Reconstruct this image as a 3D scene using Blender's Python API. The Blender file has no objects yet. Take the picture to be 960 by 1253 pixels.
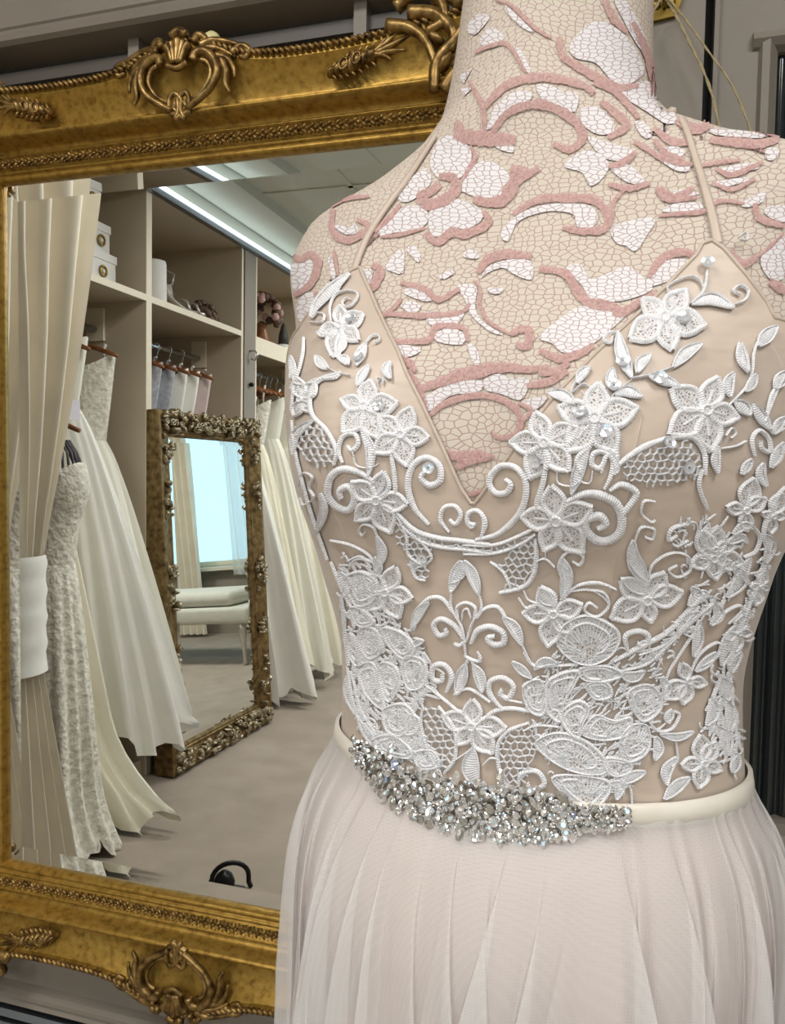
import bpy, bmesh, math, random
import numpy as np
from math import pi, sin, cos, radians
from mathutils import Vector, Matrix
from mathutils.bvhtree import BVHTree
from mathutils.geometry import delaunay_2d_cdt

random.seed(7)
SC = bpy.context.scene
COL = SC.collection

# ------------------------------------------------------------------ camera
F_PX = 950.0
CAM = np.array([0.0, -0.892, 1.25])
YAW_C, PITCH_C, ROLL_C = radians(16.6), radians(-2.8), radians(1.0)
_v = np.array([-sin(YAW_C) * cos(PITCH_C), cos(YAW_C) * cos(PITCH_C), sin(PITCH_C)])
_r0 = np.array([cos(YAW_C), sin(YAW_C), 0.0])
_u0 = np.cross(_r0, _v)
CV = _v
CR = _r0 * cos(ROLL_C) + _u0 * sin(ROLL_C)
CU = -_r0 * sin(ROLL_C) + _u0 * cos(ROLL_C)
cam_data = bpy.data.cameras.new('camera')
cam_data.sensor_fit = 'HORIZONTAL'
cam_data.sensor_width = 36.0
cam_data.lens = 36.0 * F_PX / 960.0
cam_data.clip_start = 0.02
cam = bpy.data.objects.new('camera', cam_data)
COL.objects.link(cam)
cam.matrix_world = Matrix(((CR[0], CU[0], -CV[0], CAM[0]), (CR[1], CU[1], -CV[1], CAM[1]),
                           (CR[2], CU[2], -CV[2], CAM[2]), (0, 0, 0, 1)))
SC.camera = cam

# ------------------------------------------------------------------ world, lights, exposure
SC.view_settings.view_transform = 'Standard'
SC.view_settings.look = 'None'
SC.view_settings.gamma = 1.0
SC.view_settings.use_curve_mapping = False
SC.view_settings.exposure = -0.27
W = bpy.data.worlds.new('sky'); SC.world = W; W.use_nodes = True
_bg = W.node_tree.nodes['Background']
_bg.inputs['Color'].default_value = (0.50, 0.78, 1.0, 1)
_bg.inputs['Strength'].default_value = 1.6

def area_light(name, loc, rot, sx, sy, power, color):
    d = bpy.data.lights.new(name, 'AREA')
    d.shape = 'RECTANGLE'; d.size = sx; d.size_y = sy; d.energy = power; d.color = color
    o = bpy.data.objects.new(name, d); COL.objects.link(o)
    o.location = loc; o.rotation_euler = rot
    return o

CEIL = 2.52
ADDED_PANELS = [(-0.75, -1.35), (0.75, -1.35), (-0.75, -3.3), (0.75, -3.3)]  # out-of-view panels, added to supply overhead shop light
for (x, y) in ADDED_PANELS:
    area_light('ceiling_panel_light', (x, y, CEIL - 0.035), (0, 0, 0), 0.56, 0.56, 16.5 if y > -2 else 34.0, (1.0, 0.97, 0.93))
# daylight coming in through the shop window behind the camera
area_light('window_daylight', (0.6, -5.35, 1.55), (radians(90), 0, 0), 3.0, 1.9, 22.0, (0.52, 0.82, 1.0))

# ------------------------------------------------------------------ helpers
def px_ray(x, y):
    d = CV * F_PX + CR * (x - 480.0) - CU * (y - 626.5)
    return d / np.linalg.norm(d)

def px_proj(P):
    d = np.asarray(P, float) - CAM
    z = d @ CV
    return 480 + F_PX * (d @ CR) / z, 626.5 - F_PX * (d @ CU) / z

def link(o): COL.objects.link(o); return o

def thing(name, label, cat, loc=(0, 0, 0), group=None):
    o = link(bpy.data.objects.new(name, None))
    o.location = loc; o.empty_display_size = 0.05
    o['label'] = label; o['category'] = cat
    if group: o['group'] = group
    return o

def tag(o, label, cat, group=None):
    o['label'] = label; o['category'] = cat
    if group: o['group'] = group
    return o

class MB:
    """collects vertices (world coordinates) and faces for one mesh"""
    def __init__(s): s.v = []; s.f = []; s.uv = {}
    def add(s, vs, fs):
        o = len(s.v); s.v.extend([tuple(map(float, p)) for p in vs]); s.f.extend([tuple(i + o for i in f) for f in fs]); return o
    def box(s, x0, x1, y0, y1, z0, z1):
        x0, x1 = min(x0, x1), max(x0, x1); y0, y1 = min(y0, y1), max(y0, y1); z0, z1 = min(z0, z1), max(z0, z1)
        s.add([(x0, y0, z0), (x1, y0, z0), (x1, y1, z0), (x0, y1, z0), (x0, y0, z1), (x1, y0, z1), (x1, y1, z1), (x0, y1, z1)],
              [(0, 3, 2, 1), (4, 5, 6, 7), (0, 1, 5, 4), (1, 2, 6, 5), (2, 3, 7, 6), (3, 0, 4, 7)])
        return s
    def tube(s, pts, r, n=6, closed=False, cap=True):
        P = [Vector(p) for p in pts]; m = len(P)
        R = [r] * m if not hasattr(r, '__len__') else r
        T = []
        for i in range(m):
            a = P[(i - 1) % m] if (closed or i > 0) else P[i]
            b = P[(i + 1) % m] if (closed or i < m - 1) else P[i]
            t = b - a; T.append(t.normalized() if t.length > 1e-9 else Vector((0, 0, 1)))
        nrm = T[0].orthogonal().normalized(); vs = []
        for i in range(m):
            nrm = nrm - T[i] * nrm.dot(T[i])
            nrm = nrm.normalized() if nrm.length > 1e-6 else T[i].orthogonal().normalized()
            b = T[i].cross(nrm)
            for k in range(n):
                a = 2 * pi * k / n
                vs.append(P[i] + (nrm * cos(a) + b * sin(a)) * R[i])
        fs = []
        for i in range(m if closed else m - 1):
            j = (i + 1) % m
            for k in range(n):
                fs.append((i * n + k, i * n + (k + 1) % n, j * n + (k + 1) % n, j * n + k))
        if not closed and cap:
            fs.append(tuple(range(n))[::-1]); fs.append(tuple((m - 1) * n + k for k in range(n)))
        s.add(vs, fs); return s
    def blob(s, c, ax, ay, az, nu=8, nv=5):
        c, ax, ay, az = Vector(c), Vector(ax), Vector(ay), Vector(az)
        vs = [c + az]
        for j in range(1, nv):
            ph = pi * j / nv
            for i in range(nu):
                t = 2 * pi * i / nu
                vs.append(c + ax * (cos(t) * sin(ph)) + ay * (sin(t) * sin(ph)) + az * cos(ph))
        vs.append(c - az); fs = []
        for i in range(nu): fs.append((0, 1 + i, 1 + (i + 1) % nu))
        for j in range(nv - 2):
            for i in range(nu):
                a = 1 + j * nu + i; b = 1 + j * nu + (i + 1) % nu
                fs.append((a, a + nu, b + nu, b))
        e = len(vs) - 1
        for i in range(nu): fs.append((e, 1 + (nv - 2) * nu + (i + 1) % nu, 1 + (nv - 2) * nu + i))
        s.add(vs, fs); return s
    def lathe(s, c, prof, n=16):
        vs = []; m = len(prof)
        for (r, z) in prof:
            for k in range(n):
                a = 2 * pi * k / n; vs.append((c[0] + r * cos(a), c[1] + r * sin(a), c[2] + z))
        fs = [(i * n + k, i * n + (k + 1) % n, (i + 1) * n + (k + 1) % n, (i + 1) * n + k) for i in range(m - 1) for k in range(n)]
        fs.append(tuple(range(n))[::-1]); fs.append(tuple((m - 1) * n + k for k in range(n)))
        s.add(vs, fs); return s
    def grid(s, rows, closed=False, flip=False):
        m, n = len(rows), len(rows[0]); vs = [p for r in rows for p in r]; fs = []
        for i in range(m - 1):
            for k in range(n if closed else n - 1):
                q = (i * n + k, i * n + (k + 1) % n, (i + 1) * n + (k + 1) % n, (i + 1) * n + k)
                fs.append(q[::-1] if flip else q)
        s.add(vs, fs); return s
    def mesh(s, name, mat, smooth=True, uv=None):
        me = bpy.data.meshes.new(name); me.from_pydata(s.v, [], s.f); me.update()
        if smooth: me.polygons.foreach_set('use_smooth', [True] * len(me.polygons))
        if uv is not None:
            l = me.uv_layers.new(name='UVMap')
            for lp in me.loops: l.data[lp.index].uv = uv[lp.vertex_index]
        if mat: me.materials.append(mat)
        return me
    def build(s, name, mat, parent=None, smooth=True, uv=None, kind=None):
        return place(bpy.data.objects.new(name, s.mesh(name, mat, smooth, uv)), parent, kind)

def place(o, parent=None, kind=None):
    link(o)
    if parent is not None:
        o.parent = parent
        if parent.type == 'EMPTY': o.location = Vector(o.location) - Vector(parent.location)
    if kind: o['kind'] = kind
    return o

def catmull(P, step=None, n=8, closed=False):
    P = [np.asarray(p, float) for p in P]; m = len(P); out = []
    rng = range(m if closed else m - 1)
    for i in rng:
        p0 = P[(i - 1) % m] if (closed or i > 0) else 2 * P[0] - P[1]
        p1 = P[i]; p2 = P[(i + 1) % m]
        p3 = P[(i + 2) % m] if (closed or i + 2 < m) else 2 * p2 - p1
        k = n if step is None else max(2, int(np.linalg.norm(p2 - p1) / step + .5))
        for j in range(k):
            t = j / k
            out.append(.5 * (2 * p1 + (p2 - p0) * t + (2 * p0 - 5 * p1 + 4 * p2 - p3) * t * t + (3 * p1 - p0 - 3 * p2 + p3) * t ** 3))
    if not closed: out.append(P[-1])
    return out

# ------------------------------------------------------------------ materials
def s2l(c):
    return tuple(((x / 255.) / 12.92 if x / 255. <= .04045 else ((x / 255. + .055) / 1.055) ** 2.4) for x in c)

class NM:
    def __init__(s, name):
        s.m = bpy.data.materials.new(name); s.m.use_nodes = True
        s.t = s.m.node_tree; s.b = s.t.nodes['Principled BSDF']; s.out = s.t.nodes['Material Output']
        s._tc = None
    def n(s, typ, **kw):
        o = s.t.nodes.new(typ)
        for k, v in kw.items():
            if k in o.inputs: o.inputs[k].default_value = v
            else: setattr(o, k, v)
        return o
    def l(s, a, b): s.t.links.new(a, b)
    def tc(s, w='Object'):
        if not s._tc: s._tc = s.n('ShaderNodeTexCoord')
        return s._tc.outputs[w]
    def noise(s, scale, detail=3, coord='Object', stretch=None):
        o = s.n('ShaderNodeTexNoise'); o.inputs['Scale'].default_value = scale; o.inputs['Detail'].default_value = detail
        src = s.tc(coord)
        if stretch:
            mp = s.n('ShaderNodeMapping'); mp.inputs['Scale'].default_value = stretch; s.l(src, mp.inputs['Vector']); src = mp.outputs[0]
        s.l(src, o.inputs['Vector']); return o.outputs['Fac']
    def ramp(s, fac, stops):
        r = s.n('ShaderNodeValToRGB'); e = r.color_ramp.elements
        while len(e) < len(stops): e.new(.5)
        for q, (p, c) in zip(e, stops): q.position = p; q.color = (*c, 1) if len(c) == 3 else c
        s.l(fac, r.inputs[0]); return r.outputs[0]
    def mix(s, fac, a, b):
        m = s.n('ShaderNodeMix'); m.data_type = 'RGBA'
        for i, x in ((0, fac), (6, a), (7, b)):
            if hasattr(x, 'node'): s.l(x, m.inputs[i])
            else: m.inputs[i].default_value = x if i == 0 else (*x[:3], 1)
        return m.outputs[2]
    def bump(s, h, strength=.3, dist=.002):
        b = s.n('ShaderNodeBump'); b.inputs['Strength'].default_value = strength; b.inputs['Distance'].default_value = dist
        s.l(h, b.inputs['Height']); s.l(b.outputs[0], s.b.inputs['Normal'])
    def set(s, **kw):
        for k, v in kw.items():
            i = s.b.inputs[k]
            if hasattr(v, 'node'): s.l(v, i)
            else: i.default_value = (*v, 1) if isinstance(v, tuple) and len(v) == 3 else v
        return s

def plain(name, col, rough=.6, metallic=0., var=.12, scale=20, bump=0., bscale=200, bdist=.001, **kw):
    q = NM(name); c = s2l(col)
    dk = tuple(x * (1 - var) for x in c); lt = tuple(min(1, x * (1 + var)) for x in c)
    q.set(**{'Base Color': q.ramp(q.noise(scale), [(.3, dk), (.7, lt)]), 'Roughness': rough, 'Metallic': metallic})
    if bump: q.bump(q.noise(bscale, 4), bump, bdist)
    q.set(**kw)
    return q.m

M = {}
M['carpet'] = plain('carpet_taupe', (166, 153, 140), .95, var=.10, scale=6, bump=.6, bscale=500, bdist=.004)
M['ceiling'] = plain('ceiling_paint', (206, 206, 194), .9, var=.03, scale=3)
M['wall'] = plain('wall_paint_taupe', (150, 141, 128), .6, var=.04, scale=5, bump=.05, bscale=60)
M['panel'] = plain('panel_paint_taupe', (136, 127, 116), .5, var=.05, scale=7, bump=.05, bscale=90)
M['panel_dark'] = plain('recess_paint_taupe', (92, 86, 80), .5, var=.05, scale=7)  # darker copy of the panel taupe, with the recess shade in its colour
M['closet'] = plain('wardrobe_laminate', (196, 182, 160), .55, var=.03, scale=8)
M['shelf_edge'] = plain('shelf_edge_cream', (226, 216, 196), .5, var=.02)
M['chrome'] = plain('chrome', (205, 208, 210), .15, 1., var=.03)
M['alu'] = plain('aluminium', (150, 158, 168), .35, .9, var=.04)
M['wood'] = plain('hanger_wood', (128, 78, 42), .45, var=.25, scale=60)
M['black'] = plain('black_iron', (22, 20, 20), .35, .4, var=.1)
M['cream_metal'] = plain('cream_enamel', (238, 226, 170), .35, var=.03)
M['brass'] = plain('old_brass', (150, 125, 62), .4, .9, var=.2, scale=80)
M['twine'] = plain('jute_twine', (172, 156, 120), .9, var=.2, scale=900, bump=.5, bscale=900)
M['white_paper'] = plain('white_card', (228, 226, 224), .7, var=.02)
M['lilac'] = plain('lilac_card', (205, 200, 210), .7, var=.03)
M['curtain'] = plain('curtain_cream', (232, 223, 205), .75, var=.05, scale=8, bump=.15, bscale=700, **{'Sheen Weight': .3})
M['rattan'] = plain('brown_rattan', (96, 74, 62), .7, var=.3, scale=60)
M['silver'] = plain('silver_leather', (205, 200, 192), .25, .6, var=.1)
M['bench'] = plain('ivory_upholstery', (205, 203, 192), .85, var=.04, bump=.2)
M['darkgrey'] = plain('dark_grey', (60, 58, 56), .6, var=.1)

q = NM('mirror_silvering'); q.set(**{'Base Color': (.86, .89, .87), 'Metallic': 1., 'Roughness': .004}); M['mirror'] = q.m

def gilt(name, hi, mid, lo, scale=55, rough=.36):
    q = NM(name)
    q.set(**{'Base Color': q.ramp(q.noise(scale, 6), [(.30, lo), (.48, mid), (.72, hi)]), 'Metallic': .66})
    r = q.n('ShaderNodeMapRange'); q.l(q.noise(scale * 1.7, 4), r.inputs[0]); r.inputs[3].default_value = rough - .08; r.inputs[4].default_value = rough + .16
    q.set(Roughness=r.outputs[0]); q.bump(q.noise(scale * 7, 4), .25, .0012)
    return q.m
M['gold'] = gilt('gilt_panel', s2l((184, 148, 72)), s2l((166, 130, 56)), s2l((130, 97, 38)), 120, .30)
M['gold_orn'] = gilt('gilt_ornament', s2l((188, 156, 98)), s2l((136, 106, 58)), s2l((70, 52, 28)), 90, .30)
M['gold_edge'] = gilt('gilt_side', s2l((150, 116, 60)), s2l((110, 82, 40)), s2l((60, 42, 20)), 70, .4)
M['silver_gilt'] = gilt('silver_gilt', s2l((196, 186, 164)), s2l((150, 136, 108)), s2l((80, 66, 48)), 60, .32)
M['bronze_gilt'] = gilt('bronze_gilt', s2l((158, 134, 92)), s2l((128, 104, 66)), s2l((84, 64, 38)), 40, .4)

# ribbed dark glass
q = NM('ribbed_dark_glass'); q.set(**{'Base Color': s2l((34, 40, 42)), 'Roughness': .12, 'Specular IOR Level': .7}); M['dark_glass'] = q.m
# window glass
q = NM('window_glass'); q.t.nodes.remove(q.b)
tr = q.n('ShaderNodeBsdfTransparent'); tr.inputs[0].default_value = (.93, .97, .98, 1); gl = q.n('ShaderNodeBsdfGlossy'); gl.inputs['Roughness'].default_value = .02
mx = q.n('ShaderNodeMixShader'); mx.inputs[0].default_value = .06; q.l(tr.outputs[0], mx.inputs[1]); q.l(gl.outputs[0], mx.inputs[2]); q.l(mx.outputs[0], q.out.inputs[0]); M['glass'] = q.m
# lamp tube and the added ceiling panels
def emit(name, col, st):
    q = NM(name); q.set(**{'Base Color': col, 'Emission Color': col, 'Emission Strength': st}); return q.m
M['tube'] = emit('strip_lamp', (.80, .92, 1.0), 3.6)
M['panel_lamp'] = emit('lamp_diffuser', (1.0, .97, .92), 4.0)

# dress and mannequin fabrics
q = NM('satin_champagne')
c1, c2 = s2l((202, 184, 168)), s2l((213, 195, 179))
q.set(**{'Base Color': q.ramp(q.noise(14, 2), [(.3, c1), (.7, c2)]), 'Roughness': .42, 'Sheen Weight': .25, 'Specular IOR Level': .45, 'Anisotropic': .4})
wv = q.n('ShaderNodeTexWave'); wv.inputs['Scale'].default_value = 420; wv.bands_direction = 'DIAGONAL'; q.l(q.tc(), wv.inputs['Vector'])
mm = q.n('ShaderNodeMath'); mm.operation = 'MULTIPLY_ADD'; mm.inputs[1].default_value = .0; q.l(wv.outputs['Fac'], mm.inputs[0]); q.l(q.noise(26, 2, stretch=(1, 1, 2.2)), mm.inputs[2])
q.bump(mm.outputs[0], .35, .006); M['satin'] = q.m

q = NM('satin_ivory'); q.set(**{'Base Color': q.ramp(q.noise(40, 2), [(.3, s2l((226, 218, 204))), (.7, s2l((238, 232, 220)))]), 'Roughness': .35, 'Sheen Weight': .2}); M['ribbon'] = q.m

def thread(name, col, stitch=True, rough=.85):
    q = NM(name); c = s2l(col)
    q.set(**{'Base Color': q.ramp(q.noise(260, 3), [(.3, tuple(x * .86 for x in c)), (.7, c)]), 'Roughness': rough, 'Specular IOR Level': .25})
    if stitch:
        mp = q.n('ShaderNodeMapping'); q.l(q.tc('UV'), mp.inputs['Vector'])
        wv = q.n('ShaderNodeTexWave'); wv.inputs['Scale'].default_value = .11; wv.inputs['Distortion'].default_value = 1.0; wv.bands_direction = 'X'; q.l(mp.outputs[0], wv.inputs['Vector'])
        q.bump(wv.outputs['Fac'], .85, .00028)
    else: q.bump(q.noise(900, 3), .4, .0003)
    return q.m
M['thread'] = thread('white_embroidery_thread', (248, 247, 250))
M['thread_plain'] = thread('white_lace_thread', (232, 231, 234), False)

# openwork petal centre: white bars with gaps between
q = NM('openwork_lace'); q.set(**{'Base Color': s2l((224, 220, 220)), 'Roughness': .7})
nz = q.n('ShaderNodeTexVoronoi'); nz.feature = 'DISTANCE_TO_EDGE'; nz.inputs['Scale'].default_value = 620; q.l(q.tc(), nz.inputs['Vector'])
al = q.ramp(nz.outputs['Distance'], [(.16, (1, 1, 1)), (.24, (.30, .30, .30))])
q.l(al, q.b.inputs['Alpha']); M['openwork'] = q.m
# sheer net ground
q = NM('sheer_tulle_ground'); q.set(**{'Base Color': s2l((222, 212, 204)), 'Roughness': .8, 'Alpha': .22}); M['sheer'] = q.m

# mannequin form under a net of mauve thread
def net_mat(name, ground, line, scale, w, rough=.75, bumpd=.0012, asp=(.92, 1.30, 1)):
    q = NM(name)
    vo = q.n('ShaderNodeTexVoronoi'); vo.voronoi_dimensions = '2D'; vo.feature = 'DISTANCE_TO_EDGE'; vo.inputs['Scale'].default_value = scale; vo.inputs['Randomness'].default_value = .8
    mp = q.n('ShaderNodeMapping'); mp.inputs['Scale'].default_value = asp; q.l(q.tc('UV'), mp.inputs['Vector']); q.l(mp.outputs[0], vo.inputs['Vector'])
    g = q.ramp(q.noise(12, 3), [(.3, tuple(x * .95 for x in s2l(ground))), (.7, s2l(ground))])
    f = q.ramp(vo.outputs['Distance'], [(w, (1, 1, 1)), (w * 1.7, (0, 0, 0))])
    q.set(**{'Base Color': q.mix(f, g, s2l(line)), 'Roughness': rough}); q.bump(f, .35, bumpd * .6)
    return q.m
M['form'] = net_mat('cream_form_under_net', (216, 205, 190), (184, 154, 148), 212, .048)
M['lace_white'] = net_mat('white_lace_fill', (234, 230, 232), (188, 164, 164), 270, .050, asp=(.75, 1.45, 1))
q = NM('dusty_pink_lace'); q.set(**{'Base Color': q.ramp(q.noise(420, 3), [(.3, s2l((194, 154, 149))), (.7, s2l((210, 174, 168)))]), 'Roughness': .9, 'Alpha': q.ramp(q.noise(700, 2), [(.34, (.70, .70, .70)), (.55, (.95, .95, .95))])})
q.bump(q.noise(1400, 3), .4, .0005); M['lace_pink'] = q.m

# tulle and lining of the skirt
q = NM('skirt_lining'); q.set(**{'Base Color': q.ramp(q.noise(9, 2), [(.3, s2l((218, 196, 187))), (.7, s2l((226, 206, 197)))]), 'Roughness': .7, 'Sheen Weight': .2}); M['lining'] = q.m
def tulle(name, col, alpha, scale=900):
    q = NM(name)
    wv = q.n('ShaderNodeTexVoronoi'); wv.feature = 'DISTANCE_TO_EDGE'; wv.inputs['Scale'].default_value = scale; wv.inputs['Randomness'].default_value = .15; q.l(q.tc(), wv.inputs['Vector'])
    a = q.n('ShaderNodeMapRange'); q.l(wv.outputs['Distance'], a.inputs[0]); a.inputs[1].default_value = .05; a.inputs[2].default_value = .45; a.inputs[3].default_value = min(1, alpha * 1.10); a.inputs[4].default_value = alpha * .92
    q.set(**{'Base Color': s2l(col), 'Roughness': .75, 'Sheen Weight': .3, 'Alpha': a.outputs[0]})
    return q.m
M['tulle'] = tulle('ivory_tulle', (240, 236, 234), .40, 620)
M['tulle2'] = tulle('blush_tulle', (234, 220, 214), .42, 620)
M['gown_satin'] = plain('ivory_gown_satin', (234, 232, 220), .45, var=.03, scale=6, **{'Sheen Weight': .2})
M['gown_tulle'] = plain('white_gown_tulle', (243, 242, 236), .8, var=.03, scale=10, bump=.2, bscale=300, **{'Sheen Weight': .4})
M['gown_cream'] = plain('cream_gown_chiffon', (236, 231, 212), .7, var=.04, scale=10, **{'Sheen Weight': .3})
M['gown_lace'] = plain('ivory_gown_lace', (226, 222, 210), .7, var=.22, scale=55, bump=1., bscale=55, bdist=.01)
M['gown_grey'] = plain('grey_lace_dress', (178, 180, 190), .7, var=.2, scale=60)
M['gown_pink'] = plain('pale_pink_dress', (216, 196, 194), .7, var=.06, scale=20)
M['gown_black'] = plain('dark_lace_neckline', (84, 80, 84), .7, var=.3, scale=90)
q = NM('sheer_curtain'); q.set(**{'Base Color': s2l((225, 228, 220)), 'Roughness': .8, 'Alpha': .62, 'Transmission Weight': 0.}); M['voile'] = q.m

# foiled crystals
def crystal_mat(name, col, rough=.06):
    q = NM(name); q.set(**{'Base Color': col, 'Metallic': .75, 'Roughness': rough, 'Coat Weight': .8}); return q.m
M['cry'] = [crystal_mat('clear_crystal', (.93, .93, .92)), crystal_mat('bright_crystal', (.98, .98, 1.0), .02), crystal_mat('smoky_crystal', (.62, .60, .56), .1), crystal_mat('blue_fire_crystal', (.60, .70, .98), .05)]  # the blue one carries dispersed glints as base colour
M['setting'] = plain('silver_setting', (190, 186, 178), .3, 1., var=.3, scale=200)
q = NM('iridescent_sequin'); q.set(**{'Base Color': (.90, .93, 1.0), 'Metallic': .55, 'Roughness': .18, 'Coat Weight': 1.0}); M['sequin'] = q.m

# ================================================================== THE SETTING
# big mirror's plane is Y = 0; the shop lies in front of it (Y < 0), behind the camera, and shows in the glass
XL, XR, YB = -2.42, 2.42, -5.2

def struct(name, mb, mat, parent=None, smooth=False):
    return mb.build(name, mat, parent, smooth, kind=None if parent else 'structure')

def box(name, mat, dims, parent=None): return MB().box(*dims).build(name, mat, parent, smooth=False)

struct('floor', MB().box(XL - .1, XR + .1, YB - .1, .14, -.08, 0), M['carpet'])
struct('ceiling', MB().box(XL - .1, XR + .1, YB - .1, .14, CEIL, CEIL + .08), M['ceiling'])
struct('wall_left', MB().box(XL - .1, XL, YB - .1, .14, 0, CEIL), M['wall'])
struct('wall_right', MB().box(XR, XR + .1, YB - .1, .14, 0, CEIL), M['wall'])
WX0, WX1, WZ0, WZ1 = -1.0, 2.1, .62, 2.3
wb = MB(); wb.box(XL, WX0, YB - .1, YB, 0, CEIL); wb.box(WX1, XR, YB - .1, YB, 0, CEIL)
wb.box(WX0, WX1, YB - .1, YB, 0, WZ0); wb.box(WX0, WX1, YB - .1, YB, WZ1, CEIL)
struct('wall_back', wb, M['wall'])
win = struct('window_1', MB().box(WX0, WX1, YB - .065, YB - .055, WZ0, WZ1), M['glass'])
for (a, b, c_, d) in [(WX0, WX1, WZ0, WZ0 + .05), (WX0, WX1, WZ1 - .05, WZ1), (WX0, WX0 + .05, WZ0, WZ1), (WX1 - .05, WX1, WZ0, WZ1), (.93, .98, WZ0, WZ1)]:
    box('window_frame', M['shelf_edge'], (a, b, YB - .09, YB - .03, c_, d), win)
box('window_sill', M['shelf_edge'], (WX0 - .04, WX1 + .04, YB - .03, YB + .09, WZ0 - .03, WZ0), win)
box('baseboard_right', M['shelf_edge'], (XR - .015, XR, YB, .0, 0, .1))['kind'] = 'structure'
# ceiling grid bars
for i, y in enumerate([-.6, -1.8, -2.4, -3.0, -3.6, -4.2]):
    box('trim_%d' % (20 + i), M['ceiling'], (-1.84, XR, y - .012, y + .012, CEIL - .006, CEIL))['kind'] = 'structure'
for i, x in enumerate([-1.2, -.0, 1.2]):
    box('trim_%d' % (30 + i), M['ceiling'], (x - .012, x + .012, YB, -.0, CEIL - .006, CEIL))['kind'] = 'structure'
# a downstand beam in the ceiling
box('trim_40', M['ceiling'], (-1.84, -1.62, YB, 0, CEIL - .05, CEIL))['kind'] = 'structure'

# the panelled wall that carries the mirror
struct('wall_front', MB().box(XL, XR, .03, .14, 0, CEIL), M['panel_dark'])
def moulding(name, mat, prof, x0, x1):
    """horizontal moulding: prof = [(y, z)] run along X"""
    n = len(prof); vs = [(x0, y, z) for y, z in prof] + [(x1, y, z) for y, z in prof]
    fs = [(i, (i + 1) % n, n + (i + 1) % n, n + i) for i in range(n)] + [tuple(range(n))[::-1], tuple(range(n, 2 * n))]
    return struct(name, _mb(vs, fs), mat)
def _mb(vs, fs):
    m = MB(); m.add(vs, fs); return m
moulding('trim_1', M['panel'], [(.03, 1.832), (-.012, 1.832), (-.018, 1.838), (-.018, 1.874), (-.010, 1.884), (.03, 1.884)], XL, .062)
moulding('trim_2', M['panel'], [(.03, 1.808), (-.020, 1.812), (-.026, 1.816), (-.028, 1.823), (-.024, 1.830), (-.012, 1.832), (.03, 1.832)], XL, .062)
moulding('trim_3', M['panel_dark'], [(.03, 1.781), (.014, 1.781), (.014, 1.797), (.022, 1.801), (.03, 1.803)], XL, -.035)
moulding('trim_4', M['panel'], [(.03, .47), (.0, .47), (-.004, .474), (.0, .482), (-.006, .486), (-.006, .492), (.0, .496), (.010, .50), (.010, .60), (.03, .60)], XL, -.035)
moulding('trim_5', M['panel'], [(.03, .0), (.0, .0), (.0, .16), (.012, .175), (.03, .175)], XL, -.035)
for k, x in enumerate((-1.28, -.955, -.63, -.318)):
    box('trim_%d' % (6 + k), M['panel'], (x - .008, x + .008, .004, .03, 1.62, 1.815))['kind'] = 'structure'
gr = thing('vent_grille', 'dark grille of level slats low on the wall under the gilt mirror', 'grille', (-.9, .02, .175))
box('backing', M['darkgrey'], (-1.5, -.2, .024, .03, .175, .47), gr)
proto = MB().box(-1.5, -.2, -.002, .016, -.005, .005).mesh('slat', M['alu'], False)
for k in range(14):
    o = bpy.data.objects.new('slat', proto); o.location = (0, 0, .19 + k * .0205); o.rotation_euler = (radians(-18), 0, 0); place(o, gr)

# door on the right: stile, dark gap, leaf with ribbed dark glass
dr = struct('door_1', MB().box(.079, .135, .0, .03, .0, 2.2), M['panel'])
box('door_post', M['panel'], (-.035, .064, -.022, .03, 0, 2.3), dr)
box('gap_seal', M['black'], (.0645, .0745, .018, .03, 0, 2.2), dr)  # black strip standing in for the shade inside the door gap
box('door_stile', M['panel'], (.0745, .079, -.006, .03, 0, 2.2), dr)
box('top_rail', M['panel'], (.135, .72, .0, .03, 1.706, 2.2), dr)
box('lock_rail', M['panel'], (.135, .72, .0, .03, .0, .862), dr)
box('far_stile', M['panel'], (.665, .72, .0, .03, .862, 1.706), dr)
def frame_strip(name, prof, a0, a1, vert, parent):
    n = len(prof)
    if vert: vs = [(a, b, z) for z in (a0, a1) for a, b in prof]
    else: vs = [(x, b, a) for x in (a0, a1) for a, b in prof]
    _mb(vs, [(i, (i + 1) % n, n + (i + 1) % n, n + i) for i in range(n)] + [tuple(range(n))[::-1], tuple(range(n, 2 * n))]).build(name, M['panel'], parent, False)
frame_strip('glazing_bead', [(.118, 0), (.121, -.007), (.128, -.009), (.133, -.003), (.137, .004), (.137, .02), (.118, .02)], .874, 1.70, True, dr)
frame_strip('glazing_bead', [(1.689, .004), (1.693, -.004), (1.699, -.010), (1.706, -.008), (1.709, 0), (1.709, .02), (1.689, .02)], .112, .665, False, dr)
frame_strip('glazing_bead', [(.862, .0), (.864, -.016), (.872, -.020), (.880, -.014), (.888, -.003), (.890, .004), (.890, .02), (.862, .02)], .112, .665, False, dr)
rows = []
xs = np.linspace(.134, .664, 340)
for z in (.88, 1.70): rows.append([(x, .016 - .006 * abs(sin((x - .134) / .016 * pi)), z) for x in xs])
MB().grid(rows).build('ribbed_glass', M['dark_glass'], dr)

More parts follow.
